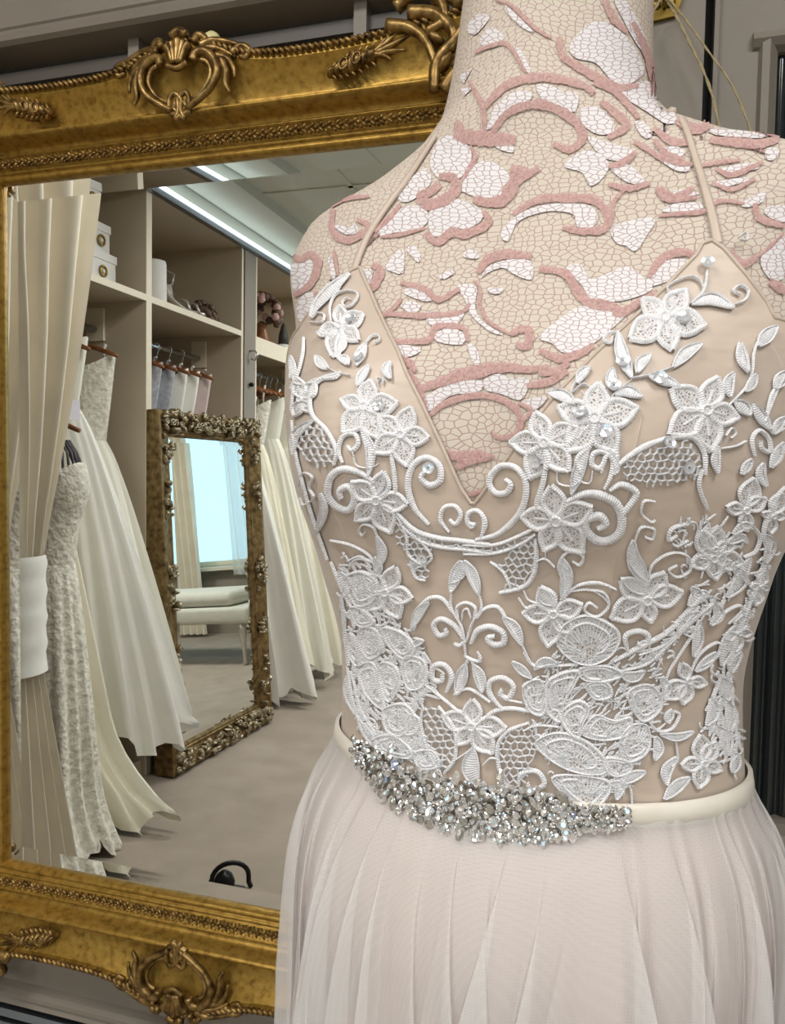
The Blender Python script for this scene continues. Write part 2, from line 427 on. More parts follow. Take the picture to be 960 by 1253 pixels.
# ================================================================== ORNATE GILT MIRROR
MX0, MX1, MZ0, MZ1 = -.833, -.222, .686, 1.637
XC, ZC, HW, HH = (MX0 + MX1) / 2, (MZ0 + MZ1) / 2, (MX1 - MX0) / 2, (MZ1 - MZ0) / 2
gm = thing('ornate_mirror', 'large rectangular mirror in an ornate antique gold frame hung on the panelled wall', 'mirror', (XC, 0, MZ0 - .13))
bv, bd = .022, -.00095
o4 = [(MX0, bd, MZ0), (MX1, bd, MZ0), (MX1, bd, MZ1), (MX0, bd, MZ1)]
i4 = [(MX0 + bv, 0, MZ0 + bv), (MX1 - bv, 0, MZ0 + bv), (MX1 - bv, 0, MZ1 - bv), (MX0 + bv, 0, MZ1 - bv)]
glass = _mb(i4, [(0, 1, 2, 3)]).build('mirror_glass', M['mirror'], gm, False)
_mb(o4 + i4, [(i, (i + 1) % 4, 4 + (i + 1) % 4, 4 + i) for i in range(4)]).build('bevelled_edge', M['mirror'], glass, False)
box('backboard', M['darkgrey'], (MX0 - .09, MX1 + .09, .004, .018, MZ0 - .09, MZ1 + .09), gm)

def d_out(t):
    a = abs(t)
    return .104 + .030 * math.exp(-(t / .17) ** 2) + .034 * max(0, (a - .45) / .55) ** 2
def rail_map(side):
    """returns f(t, d, h): t along the rail (-1..1), d outwards from the glass edge, h proud of the glass"""
    if side == 'top': return lambda t, d, h: (XC + t * (HW + d), -h, MZ1 + d)
    if side == 'bottom': return lambda t, d, h: (XC - t * (HW + d), -h, MZ0 - d)
    if side == 'left': return lambda t, d, h: (MX0 - d, -h, ZC + t * (HH + d))
    return lambda t, d, h: (MX1 + d, -h, ZC - t * (HH + d))
def abs_map(side):
    """f(p, q, h) in metres from the rail's middle"""
    if side == 'top': return lambda p, q, h: (XC + p, -h, MZ1 + q)
    if side == 'bottom': return lambda p, q, h: (XC - p, -h, MZ0 - q)
    if side == 'left': return lambda p, q, h: (MX0 - q, -h, ZC + p)
    return lambda p, q, h: (MX1 + q, -h, ZC - p)

PROF = [(0, .0), (.0005, .006), (.003, .010), (.007, .0125), (.011, .0115), (.013, .0105), (.0145, .013), (.0175, .0155), (.0205, .0145), (.0215, .013),
        (.0225, .016), (.0235, .0165), (.032, .019), (.0425, .0215), (.0435, .025), (.0450, .0255), (.0465, .021), (.052, .0205), (.058, .023), (.063, .031),
        (.0655, .041), (.069, .0460), (.0735, .0465), (.0765, .0420), (.078, .033)]
PROF = [(d * .64, h) for d, h in PROF]
def prof_pts(do):
    pts = list(PROF)
    a, b = .0515, do - .013
    for k in range(7):
        s = k / 6; pts.append((a + (b - a) * s, .0295 + .0150 * s * s + .0015 * s))
    pts += [(do - .012, .0465), (do - .0105, .0455), (do - .008, .0475), (do - .002, .0475), (do, .044), (do, .020), (do - .004, -.004), (do - .03, -.018)]
    return pts
for side, nt in (('top', 90), ('bottom', 90), ('left', 120), ('right', 120)):
    f = rail_map(side); g = abs_map(side); H = HW if side in ('top', 'bottom') else HH
    rows = [[f(t, d, h) for d, h in prof_pts(d_out(t))] for t in np.linspace(-1, 1, nt)]
    rail = MB().grid(rows).build('frame_rail', M['gold'], gm)
    # rope edge
    rope = MB(); L = 2 * (H + .12); n = int(L / .0078)
    for k in range(n):
        t = -1 + 2 * (k + .5) / n; do = d_out(t)
        c = Vector(f(t, do - .006, .0495)); e = Vector(f(t + .01, d_out(t + .01) - .006, .0495)) - c; e.normalize()
        nn = Vector((0, -1, 0)); w_ = e.cross(nn)
        a1 = (e * .80 + w_ * .6).normalized(); a2 = nn.cross(a1)
        rope.blob(c, a1 * .0066, a2 * .0030, nn * .0042, 6, 4)
    rope.build('rope_moulding', M['gold_orn'], rail)
    # leaf band
    lb = MB(); n = int(2 * (H + .03) / .0110)
    for k in range(n):
        t = -1 + 2 * (k + .5) / n
        c = Vector(f(t, .0212, .0195)); e = (Vector(f(t + .01, .0212, .0195)) - c).normalized(); nn = Vector((0, -1, .0)); w_ = e.cross(nn)
        s = 1 if t > 0 else -1
        for sg in (-1, 1):
            d1 = (e * s * .75 + w_ * sg * .66).normalized(); d2 = nn.cross(d1)
            lb.blob(c + w_ * sg * .0030, d1 * .0052, d2 * .0020, nn * .0036, 6, 4)
        lb.blob(c + e * s * .004, e * .0034, w_ * .0022, nn * .0042, 6, 4)
        lb.blob(c - e * s * .004 + w_ * .0054, e * .0020, w_ * .0018, nn * .0030, 5, 4)
        lb.blob(c - e * s * .004 - w_ * .0054, e * .0020, w_ * .0018, nn * .0030, 5, 4)
    lb.build('leaf_moulding', M['gold_orn'], rail)
    # crest at the middle: heart-shaped strapwork with a shell and a bow
    def P2(cx, cy, h=.0): # crop coordinates (see the crest close up) -> metres
        return ((cx - 445) / 4300., .031 + (668 - cy) / 5000.)
    cr = MB()
    def tb(pts, r0, r1, h0=.046, h1=None, n=7):
        r0 *= 1.3; r1 *= 1.3; h0 = max(h0, .048) + .001
        if h1 is not None: h1 = max(h1, .047)
        pp = catmull([(*P2(*p), 0) for p in pts], n=6); m = len(pp)
        h1_ = h0 if h1 is None else h1
        cr.tube([g(p[0], p[1], h0 + (h1_ - h0) * i / (m - 1)) for i, p in enumerate(pp)],
                [r0 + (r1 - r0) * i / (m - 1) for i in range(m)], n)
    for mir in (0, 1):
        fx = (lambda x: x) if not mir else (lambda x: 890 - x)
        tb([(fx(400), 590), (fx(330), 545), (fx(262), 490), (fx(222), 410), (fx(238), 330), (fx(290), 280), (fx(340), 290), (fx(352), 330)], .0030, .0046, .050, .056)
        tb([(fx(395), 545), (fx(330), 510), (fx(285), 460), (fx(262), 400), (fx(280), 340), (fx(320), 318)], .0020, .0024, .048, .052)
        tb([(fx(385), 580), (fx(390), 520), (fx(415), 490), (fx(455), 530), (fx(450), 585), (fx(470), 640), (fx(430), 615), (fx(385), 600)], .0026, .0026, .050, .048)
        tb([(fx(420), 545), (fx(410), 575), (fx(435), 600)], .0030, .0015, .048)
        tb([(fx(205), 330), (fx(180), 400), (fx(185), 470), (fx(160), 520)], .0048, .0018, .044, .040)
        tb([(fx(235), 300), (fx(170), 330), (fx(140), 385), (fx(135), 440)], .0042, .0014, .047, .040)
        tb([(fx(290), 255), (fx(220), 265), (fx(130), 320)], .0046, .0016, .050, .043)
        tb([(fx(150), 300), (fx(100), 265), (fx(55), 290), (fx(70), 330), (fx(110), 320)], .0036, .0022, .048, .046)
        tb([(fx(320), 240), (fx(260), 215), (fx(190), 225), (fx(90), 262)], .0044, .0018, .051, .045)
        tb([(fx(350), 220), (fx(335), 180), (fx(300), 190), (fx(290), 230)], .0038, .0028, .054, .050)
        cr.blob(g(*P2(fx(425), 560), .046), (.004, 0, 0), (0, .003, 0), (0, 0, .004), 7, 5)
    for k, dx in enumerate((-62, -34, 0, 34, 62)):
        tb([(445 + dx * .35, 330), (445 + dx * .7, 260), (445 + dx, 190 + abs(dx) * .55)], .0030, .0050, .056, .054)
    tb([(385, 335), (445, 362), (505, 335)], .0030, .0030, .055)
    tb([(400, 165), (445, 140), (490, 165)], .0042, .0042, .052)
    cr.build('crest_ornament', M['gold_orn'], gm)
    # flower sprays on the panel either side of the crest
    for s in (-1, 1):
        p0 = s * H * .62; sp = MB()
        def S(u, w_, h): return g(p0 + s * u * 1.15, .068 + w_ * 1.35 + u * .30, h)
        for k in range(7):
            u = .004 + k * .0068; r = .0035 + .0042 * math.sin(min(1, k / 5) * pi * .75)
            sp.blob(S(u, 0, .043), Vector(S(u + .0058, .001, .043)) - Vector(S(u, 0, .043)), Vector(S(u, r, .043)) - Vector(S(u, 0, .043)), (0, -.0095, 0), 7, 5)
            for sg in (-1, 1):
                sp.blob(S(u + .002, sg * (r + .001), .042), Vector(S(u + .006, sg * .0035, .042)) - Vector(S(u + .002, 0, .042)), Vector(S(u, .0022, .04)) - Vector(S(u, 0, .04)), (0, -.0045, 0), 6, 4)
            if k in (2, 4):
                sp.tube([S(u + .0045 * cos(a), .0045 * sin(a), .0515) for a in np.linspace(0, 2 * pi, 10)[:-1]], .0013, 5, True)
        for w0, w1, l in ((.002, .013, .030), (-.002, -.008, .034), (0, .004, .042), (.001, .016, .018), (-.001, -.012, .02)):
            sp.tube([S(.046 + l * a, w0 + (w1 - w0) * a * a, .045) for a in np.linspace(0, 1, 7)], [.0026, .0034, .0036, .0032, .0026, .002, .001], 6)
        sp.tube([S(.068 + .006 * cos(a) , .014 + .005 * sin(a), .046) for a in np.linspace(0, 4.2, 9)], .0016, 5)
        sp.build('flower_spray', M['gold_orn'], gm)
    # corner acanthus (one per rail, at its clockwise end)
    ca = MB(); e0 = 1
    cxp = HW if side in ('top', 'bottom') else HH
    def Q(u, w_, h): return g(cxp + u, w_, h)
    rnd = random.Random(hash(side) % 97)
    for (pts, r0, r1) in [([(-.035, .125), (-.015, .138), (.012, .128), (.02, .105), (.0, .095)], .0050, .0030), ([(-.02, .118), (.01, .112), (.03, .09), (.028, .07)], .0055, .0030),
                          ([(-.045, .108), (-.02, .102), (0, .085), (.012, .055)], .0050, .0026), ([(.10, -.02), (.118, .01), (.112, .035), (.09, .05)], .0052, .003),
                          ([(.13, -.03), (.140, .005), (.13, .04), (.11, .055)], .005, .003), ([(.02, .14), (.07, .145), (.11, .13), (.135, .10), (.145, .06)], .006, .005),
                          ([(.03, .12), (.07, .122), (.10, .105), (.12, .07)], .005, .004), ([(.035, .05), (.05, .075), (.075, .09), (.10, .09)], .006, .003),
                          ([(.02, .03), (.035, .05), (.05, .06)], .005, .003), ([(.01, .03), (.012, .06), (.03, .08), (.05, .1)], .004, .004), ([(.03, .01), (.06, .012), (.08, .03), (.1, .05)], .004, .004)]:
        pp = catmull([(*p, 0) for p in pts], n=6); m = len(pp)
        ca.tube([Q(p[0], p[1], .050) for p in pp], [1.6 * (r0 + (r1 - r0) * i / (m - 1)) for i in range(m)], 7)
    for k in range(44):
        u, w_ = rnd.uniform(0, .12), rnd.uniform(.015, .13)
        if u + w_ < .07 or u + w_ > .22: continue
        a = rnd.uniform(0, pi); c = Vector(Q(u, w_, .048)); A = Vector(Q(u + cos(a), w_ + sin(a), 0)) - Vector(Q(u, w_, 0)); B = A.cross(Vector((0, -1, 0)))
        ca.blob(c, A * .013, B * .0060, (0, -.010, 0), 7, 5)
    ca.build('corner_acanthus', M['gold_orn'], gm)

# small things on the wall round the mirror
hk = thing('picture_knob', 'cream domed knob peeping above the crest of the gilt mirror', 'knob', (-.507, .0, 1.785))
kb = MB(); kb.blob((-.507, -.012, 1.780), (.0130, 0, 0), (0, .009, 0), (0, 0, .013), 14, 8); kb.build('knob_dome', M['cream_metal'], hk)
kb = MB(); kb.tube([(-.507, -.012, 1.783), (-.507, .012, 1.783)], .005, 8); kb.build('shank', M['brass'], hk)
bk = thing('brass_hinge', 'dark brass bracket at the top of the door post holding twine', 'bracket', (.024, -.022, 1.722))
_mb([(x, y, z) for y in (-.027, -.022) for x, z in ((.008, 1.721), (.036, 1.724), (.046, 1.755), (.044, 1.80), (.0, 1.80), (-.002, 1.755))],
    [(0, 1, 2, 3, 4, 5), (11, 10, 9, 8, 7, 6)] + [(i, 6 + i, 6 + (i + 1) % 6, (i + 1) % 6) for i in range(6)]).build('plate', M['brass'], bk, False)
for (x, z) in ((.016, 1.737), (.030, 1.737), (.022, 1.78)):
    MB().blob((x, -.028, z), (.005, 0, 0), (0, .003, 0), (0, 0, .005), 10, 6).build('screw', M['brass'], bk)
MB().tube([(.024, -.024, 1.735), (.024, -.042, 1.732), (.024, -.046, 1.742)], .003, 8).build('hook', M['brass'], bk)
def twine(pts, r):
    pp = catmull([np.array(p) for p in pts], n=12); m = MB()
    for k in (0, 1):
        st = []
        for i, p in enumerate(pp):
            a = i * .9 + k * pi; st.append(p + np.array([cos(a), sin(a) * .6, sin(a) * .4]) * r * .6)
        m.tube(st, r * .75, 5)
    return m
tw = twine([(-.03, -.06, 1.60), (-.002, -.05, 1.685), (.016, -.045, 1.726), (.023, -.043, 1.733), (.030, -.046, 1.722), (.048, -.055, 1.68), (.070, -.066, 1.62), (.088, -.08, 1.52), (.10, -.085, 1.42)], .0013).build('hanging_twine', M['twine'])
tag(tw, 'thick strand of jute twine hanging from the bracket behind the lace shoulder', 'twine', 'twine')
tw = twine([(.024, -.047, 1.733), (.034, -.049, 1.720), (.062, -.055, 1.675), (.092, -.064, 1.62), (.115, -.072, 1.54), (.12, -.075, 1.44)], .0010).build('hanging_twine', M['twine'])
tag(tw, 'thinner strand of jute twine slanting furthest right from the bracket', 'twine', 'twine')

# ================================================================== THE SHOP BEHIND THE CAMERA (seen in the mirror)
def vb(name, mat, x0, x1, y0, y1, z0, z1, parent=None):
    return box(name, mat, (x0, x1, -y1, -y0, z0, z1), parent)
XF, XBK = -1.85, -2.40
def wardrobe(y0, y1, label, fascia=False, shelf=True):
    t = thing('wardrobe_unit', label, 'wardrobe', (XF - .25, -(y0 + y1) / 2, 0), 'open wardrobe units along the shop wall')
    vb('side_panel', M['closet'], XBK, XF, y0, y0 + .018, 0, 2.36, t); vb('side_panel', M['closet'], XBK, XF, y1 - .018, y1, 0, 2.36, t)
    vb('front_edge', M['shelf_edge'], XF, XF + .004, y0, y0 + .018, 0, 2.36, t); vb('front_edge', M['shelf_edge'], XF, XF + .004, y1 - .018, y1, 0, 2.36, t)
    vb('back_panel', M['closet'], XBK - .012, XBK, y0, y1, 0, 2.36, t)
    vb('top_panel', M['closet'], XBK, XF, y0, y1, 2.36, 2.378, t)
    vb('plinth', M['closet'], XBK, XF - .02, y0 + .018, y1 - .018, 0, .06, t)
    s = vb('shelf', M['closet'], XBK, XF, y0 + .018, y1 - .018, 1.925, 1.948, t)
    vb('shelf_edging', M['shelf_edge'], XF, XF + .004, y0 + .018, y1 - .018, 1.862 if fascia else 1.922, 1.948, s)
    r = MB().tube([(-2.08, -(y0 + .018), 1.815), (-2.08, -(y1 - .018), 1.815)], .0125, 10).build('clothes_rail', M['chrome'], t)
    for yy in (y0 + .018, y1 - .03): vb('rail_bracket', M['shelf_edge'], -2.12, -2.04, yy, yy + .012, 1.77, 1.90, r)
    return t
wardrobe(.30, 1.03, 'open cream wardrobe bay hidden mostly behind the tied curtain')
wardrobe(1.03, 1.84, 'open cream wardrobe bay with white boxes on its shelf and long gowns')
wardrobe(1.84, 2.64, 'open cream wardrobe bay with silver shoes on its shelf above small mirror')
wardrobe(2.77, 3.72, 'open cream wardrobe bay beyond the pillar with deep shelf edge', True)
wardrobe(3.72, 4.60, 'farthest open cream wardrobe bay near the window wall', True)
pl = struct('trim_50', MB().box(XBK, XF + .01, -2.765, -2.645, 0, 2.378), M['panel'])
struct('trim_51', MB().box(XL, XF + .002, -4.7, 0, 2.38, CEIL), M['ceiling'])
sl = thing('strip_light', 'long slim white strip lamp along the top of the wardrobes', 'lamp', (XF + .02, -2.6, 2.35))
vb('lamp_housing', M['alu'], XF + .005, XF + .035, .3, 4.65, 2.352, 2.376, sl)
vb('lamp_tube', M['tube'], XF + .010, XF + .040, .32, 4.63, 2.376, 2.392, sl)
hk2 = MB().tube([(XF + .012, -2.70, 1.86 + .0), (XF + .04, -2.70, 1.86), (XF + .055, -2.70, 1.84), (XF + .04, -2.70, 1.81), (XF + .02, -2.70, 1.82)], .005, 8).build('wall_hook', M['chrome'])
tag(hk2, 'chrome hook on the pillar between wardrobe bays', 'hook')
kn = MB().blob((XF + .022, -2.70, 1.69), (.014, 0, 0), (0, .012, 0), (0, 0, .012), 10, 6).build('door_knob', M['black'])
tag(kn, 'small black knob low on the pillar between wardrobes', 'knob')

# ---- things on the shelves
def gift_box(y0, y1, z0, z1, x0, x1, label):
    t = thing('storage_box', label, 'box', ((x0 + x1) / 2, -(y0 + y1) / 2, z0), 'white boxes on the wardrobe shelf')
    vb('box_body', M['white_paper'], x0, x1, y0, y1, z0, z1 - .03, t); vb('lid', M['white_paper'], x0 - .004, x1 + .004, y0 - .004, y1 + .004, z1 - .03, z1, t)
    yc, zc = (y0 + y1) / 2 + .07, (z0 + z1) / 2 - .01
    MB().tube([(x1 + .006, -(yc + .019 * cos(a)), zc + .019 * sin(a)) for a in np.linspace(0, 2 * pi, 15)[:-1]], .0045, 6, True).build('ring_clasp', M['brass'], t)
    MB().blob((x1 + .006, -yc, zc), (.006, 0, 0), (0, .009, 0), (0, 0, .009), 8, 5).build('clasp_pearl', M['white_paper'], t)
gift_box(1.44, 1.74, 1.949, 2.075, -2.15, -1.93, 'lower white box with ring clasp on the shelf by the curtain')
gift_box(1.48, 1.73, 2.077, 2.19, -2.15, -1.95, 'upper white box with ring clasp stacked on the shelf by the curtain')
cn = thing('white_canister', 'tall white canister standing on the shelf beside silver shoes', 'canister', (-1.93, -2.00, 1.949))
MB().lathe((-1.93, -2.00, 1.949), [(.050, 0), (.052, .01), (.050, .17), (.047, .18), (.0, .182)], 20).build('canister_body', M['white_paper'], cn)
MB().tube([(-1.93, -2.05, 2.10), (-1.93, -2.075, 2.10), (-1.93, -2.082, 2.07), (-1.93, -2.065, 2.03), (-1.93, -2.05, 2.03)], .006, 6).build('handle', M['silver'], cn)
def heel(y, x, rz, label):
    t = thing('heeled_sandal', label, 'shoe', (x, -y, 1.949), 'silver shoes on the shelf')
    R = Matrix.Rotation(rz, 3, 'Z')
    def P(a, b, c): p = R @ Vector((a, b, c)); return (x + p.x * 1.3, -y + p.y * 1.3, 1.949 + p.z * 1.3)
    so = MB(); rows = []
    for s in np.linspace(0, 1, 14):
        yy = -.11 + .22 * s; w = .034 * (1 - .35 * s) * (1 if s > .06 else .6); z = .004 + .085 * max(0, (s - .35) / .65) ** 1.4
        rows.append([P(-w, yy, z), P(0, yy, z - .002), P(w, yy, z), P(w, yy, z + .008), P(0, yy, z + .008), P(-w, yy, z + .008)])
    so.grid(rows, closed=True).build('sole', M['silver'], t)
    MB().tube([P(0, .10, .085), P(0, .102, .04), P(0, .100, .002)], [.014, .008, .005], 8).build('heel', M['silver'], t)
    for (s0, zz) in ((-.07, .045), (-.03, .05)):
        MB().tube([P(-.036, s0, .006), P(-.02, s0, zz * .8), P(0, s0 + .004, zz), P(.02, s0, zz * .8), P(.036, s0, .006)], .006, 6).build('strap', M['silver'], t)
    MB().tube([P(-.022, .09, .09), P(-.028, .075, .13), P(0, .045, .15), P(.028, .075, .13), P(.022, .09, .09)], .0045, 6).build('ankle_strap', M['silver'], t)
heel(2.17, -1.93, radians(20), 'nearer silver strappy heeled sandal beside the white canister')
heel(2.25, -2.02, radians(-25), 'silver strappy heeled sandal behind its twin on the shelf')
rb = MB(); rr = random.Random(3)
for k in range(46):
    a, b = rr.uniform(0, 2 * pi), rr.uniform(.05, pi * .5); d = Vector((cos(a) * sin(b), sin(a) * sin(b), cos(b)))
    c = Vector((-1.95, -2.42, 1.963)) + Vector((d.x * .07, d.y * .085, d.z * .085)); u = d.orthogonal().normalized()
    rb.blob(c, u * .026, d.cross(u) * .016, d * .012, 6, 4)
rb.lathe((-1.95, -2.42, 1.949), [(.07, 0), (.075, .02), (.066, .05), (.04, .075), (.0, .085)], 14)
tag(rb.build('dried_flower_ball', M['rattan']), 'domed ball of brown dried flowers on the shelf beside the sandals', 'decoration')
bq = thing('bouquet', 'dusky rose bouquet in a vase on the shelf beyond the pillar', 'bouquet', (-1.96, -3.08, 1.949))
MB().lathe((-1.96, -3.08, 1.949), [(.035, 0), (.045, .03), (.03, .08), (.028, .11), (.036, .12)], 14).build('vase', M['wood'], bq)
for k in range(64):
    a, b = rr.uniform(0, 2 * pi), rr.uniform(0, pi * .68); d = Vector((cos(a) * sin(b), sin(a) * sin(b), cos(b)))
    m = MB(); c = Vector((-1.96, -3.08, 2.13)) + d * .10; u = d.orthogonal().normalized()
    m.blob(c, u * .024, d.cross(u) * .024, d * .02, 7, 5); m.build('bloom', M['rattan'] if k % 4 else M['lace_pink'], bq)
tr = thing('jewellery_bust', 'small white stand with dark top on the far shelf', 'stand', (-1.95, -3.34, 1.949))
MB().lathe((-1.95, -3.34, 1.949), [(.06, 0), (.062, .02), (.03, .05), (.0, .055)], 16).build('stand_base', M['white_paper'], tr)
MB().lathe((-1.95, -3.34, 2.0), [(.03, 0), (.028, .05), (.012, .11), (.0, .13)], 14).build('stand_top', M['darkgrey'], tr)

# ---- gowns, each on its own wooden hanger
def hanger(x, y, z, label, tilt=0.):
    t = thing('coat_hanger', label, 'hanger', (x, -y, z), 'wooden hangers on the rails')
    n = 9; top, r = [], []
    for i in range(n):
        s = -1 + 2 * i / (n - 1); top.append((x + s * .20 * cos(tilt), -y + s * .20 * sin(tilt), z - .065 - .055 * abs(s) ** 1.3)); r.append(.011 - .003 * abs(s))
    MB().tube(top, r, 8).build('shoulder_bar', M['wood'], t)
    MB().tube([(x, -y, z - .065), (x, -y, z - .02), (x + .012, -y, z + .008), (x + .010, -y, z + .024), (x - .006, -y, z + .028), (x - .016, -y, z + .016)], .0025, 6).build('hook', M['chrome'], t)
    return t
def gown(x, y, ztop, zhem, label, mb_, ms, front=-1.68, wtop=.17, ttop=.06, thick=.16, waist=.22, folds=9, seed=1, straps=True, hang=True, bust=0., train=0., dy=0., hem_back=-2.34, lines=None, name='bridal_gown', cat='dress', grp='gowns on the wardrobe rails'):
    rd = random.Random(seed); t = thing(name, label, cat, (x, -y, max(.005, zhem)), grp)
    ph = [rd.uniform(0, 6.28) for _ in range(6)]; NT = 108
    def ring(z):
        s = (ztop - z) / (ztop - zhem)
        wz = waist / (ztop - zhem) * 1.0
        k = max(0., (s - wz) / (1 - wz)); e = k ** .8
        w = wtop * (1 - .25 * min(1, s / wz)) if s < wz else wtop * .75 + ((front - hem_back) / 2 - wtop * .75) * e
        xc = x + (((front + hem_back) / 2) - x) * e
        th = ttop * (1 - .2 * min(1, s / wz)) if s < wz else ttop * .8 + (thick - ttop * .8) * e
        yc = y + dy * e
        am = .06 + .62 * e if s > wz else .02
        out = []
        for i in range(NT):
            a = 2 * pi * i / NT
            fo = 1 + am * .5 * ((1 - 2 * abs(sin(folds * .5 * a + ph[0] + 1.5 * sin(a + ph[1]))) ** .8) * .6 * (.6 + .4 * sin(2 * a + ph[4])) + sin(2 * folds * a + ph[2] + 2 * s) * .25 + sin(3 * a + ph[3]) * .3)
            bx = bust * math.exp(-((z - (ztop - .07)) / .06) ** 2) if cos(a) > 0 else 0
            px_ = xc + cos(a) * (w + bx) * fo; py = yc + sin(a) * th * fo
            zz = z
            if s > .985 and k > .9: zz = z + .022 * sin(5 * a + ph[4]) + .022 * sin(folds * a + ph[5]) + .012 * sin(23 * a)
            if train and k > .75:
                q_ = (k - .75) / .25; px_ += max(0, cos(a)) * train * q_ * q_
            zz += .03 * cos(2 * a) * max(0, 1 - s * 9)
            out.append((px_, -py, max(.006, zz)))
        return out
    zw = ztop - waist
    zs1 = np.linspace(ztop, zw, 8); zs2 = np.concatenate([np.linspace(zw, zhem + .02, 22), [zhem]])
    b = MB().grid([ring(z) for z in zs1], closed=True).build('bodice', mb_, t)
    sk = MB().grid([ring(z) for z in zs2], closed=True).build('skirt', ms, t)
    if straps:
        for sg in (-1, 1):
            MB().tube([(x + sg * wtop * .7, -(y), ztop - .005), (x + sg * .12, -y, ztop + .05), (x + sg * .13, -y, 1.815 - .085 if hang else ztop + .14)], .006, 5).build('strap', mb_, t)
    return t
gw = [ # x, y, ztop, zhem, label, bodice mat, skirt mat, kw
 (-2.06, 1.14, 1.58, .02, 'ivory gown hanging at the curtain end of the long gown bay', 'gown_tulle', 'gown_tulle', dict(front=-1.72, thick=.12, seed=2)),
 (-2.06, 1.36, 1.60, .05, 'cream gown third from the wardrobe divider, its long train on the carpet', 'gown_satin', 'gown_cream', dict(front=-1.70, thick=.11, seed=4, train=.20, dy=.03)),
 (-2.06, 1.52, 1.70, .24, 'white tulle gown second from the wardrobe divider with full frayed hem', 'gown_satin', 'gown_tulle', dict(front=-1.58, thick=.18, seed=6, dy=.08, folds=11)),
 (-2.06, 1.68, 1.66, .27, 'full ivory gown hanging right next to the wardrobe divider', 'gown_lace', 'gown_satin', dict(front=-1.62, thick=.15, seed=8, dy=.05, folds=8, waist=.3)),
]
for (x, y, zt, zh, lb_, a, b, kw) in gw: gown(x, y, zt, zh, lb_, M[a], M[b], **kw)
for y, lab in ((1.14, 'wooden hanger carrying the gown nearest the curtain'), (1.36, 'wooden hanger carrying the cream gown with the train'), (1.52, 'wooden hanger carrying the tulle gown second from the divider'), (1.68, 'wooden hanger right next to the wardrobe divider')):
    hanger(-2.06, y, 1.80, lab, tilt=.12)
# the beaded gown standing forward of the bay
bg = gown(-1.80, 1.20, 1.24, .02, 'beaded lace fit-and-flare gown with dark sheer neckline, by the curtain', M['gown_lace'], M['gown_lace'], front=-1.60, hem_back=-1.98, wtop=.13, ttop=.10, thick=.16, waist=.3, bust=.035, straps=False, seed=11, train=.06)
nk = MB()
for k in range(14):
    a = -1.3 + k * .19
    nk.tube([(-1.80 + .13 * cos(a), -1.20 - .10 * sin(a), 1.235), (-1.80 + .105 * cos(a + .1), -1.20 - .08 * sin(a + .1), 1.30), (-1.80 + .08 * cos(a - .1), -1.20 - .05 * sin(a), 1.34)], .0045, 5)
nk.build('neckline_lace', M['gown_black'], bg)
hanger(-1.86, 1.21, 1.49, 'wooden hanger end poking out beside the tied curtain', tilt=.1)
tg = vb('price_tag', M['lilac'], -1.86, -1.857, 1.37, 1.44, 1.42, 1.49); tag(tg, 'pale lilac card tag on a white gown near the curtain', 'tag')
# second bay: children's dresses and slips
for i, (y, m_, lab) in enumerate([(1.92, 'gown_tulle', 'white ruffled short dress first after the wardrobe divider'), (2.02, 'gown_grey', 'grey lace short dress above the silver framed mirror'), (2.12, 'gown_grey', 'pale grey short dress above the middle of the silver framed mirror'),
                                  (2.22, 'gown_tulle', 'white tulle short dress above the silver framed mirror'), (2.32, 'gown_tulle', 'off white short dress next to the pale pink one'), (2.43, 'gown_pink', 'pale pink short dress last on the rail above the small mirror')]):
    gown(-2.06, y, 1.68, .75, lab, M[m_], M[m_], front=-1.87, hem_back=-2.3, wtop=.16, ttop=.04, thick=.055, waist=.2, folds=8, seed=30 + i, name='short_dress', grp='short dresses in the middle bay')
    hanger(-2.06, y, 1.80, 'wooden hanger of the ' + lab.replace('short dress', 'dress').split(' above')[0].split(' first')[0].split(' next')[0].split(' last')[0], tilt=.25)
# third bay
for i, (y, zt, zh, m1, fr, lab) in enumerate([(2.88, 1.62, .06, 'gown_tulle', -1.58, 'white tulle gown hanging right behind the silver framed mirror'), (3.06, 1.62, .16, 'gown_cream', -1.66, 'cream lace gown second in the bay beyond the pillar'),
                                              (3.26, 1.66, .10, 'gown_satin', -1.60, 'ivory gown third in the bay beyond the pillar'), (3.48, 1.62, .12, 'gown_cream', -1.58, 'cream full gown close beside the blush bodice edge'), (3.9, 1.6, .1, 'gown_tulle', -1.6, 'white gown farthest along the wardrobe wall')]):
    gown(-2.06, y, zt, zh, lab, M['gown_lace' if i == 1 else m1], M[m1], front=fr, thick=.115, seed=50 + i, folds=9 + i % 3, dy=.03)
    hanger(-2.06, y, 1.80, 'wooden hanger of the ' + lab.split(' hanging')[0].split(' second')[0].split(' third')[0].split(' close')[0].split(' farthest')[0] + ' beyond the pillar', tilt=.25)
for i, y in enumerate((2.96, 3.02, 3.14, 3.20, 3.34, 3.40)): hanger(-2.06, y, 1.80, ['first', 'second', 'third', 'fourth', 'fifth', 'sixth'][i] + ' empty wooden hanger counted from the pillar on the rail beyond it', tilt=.3)

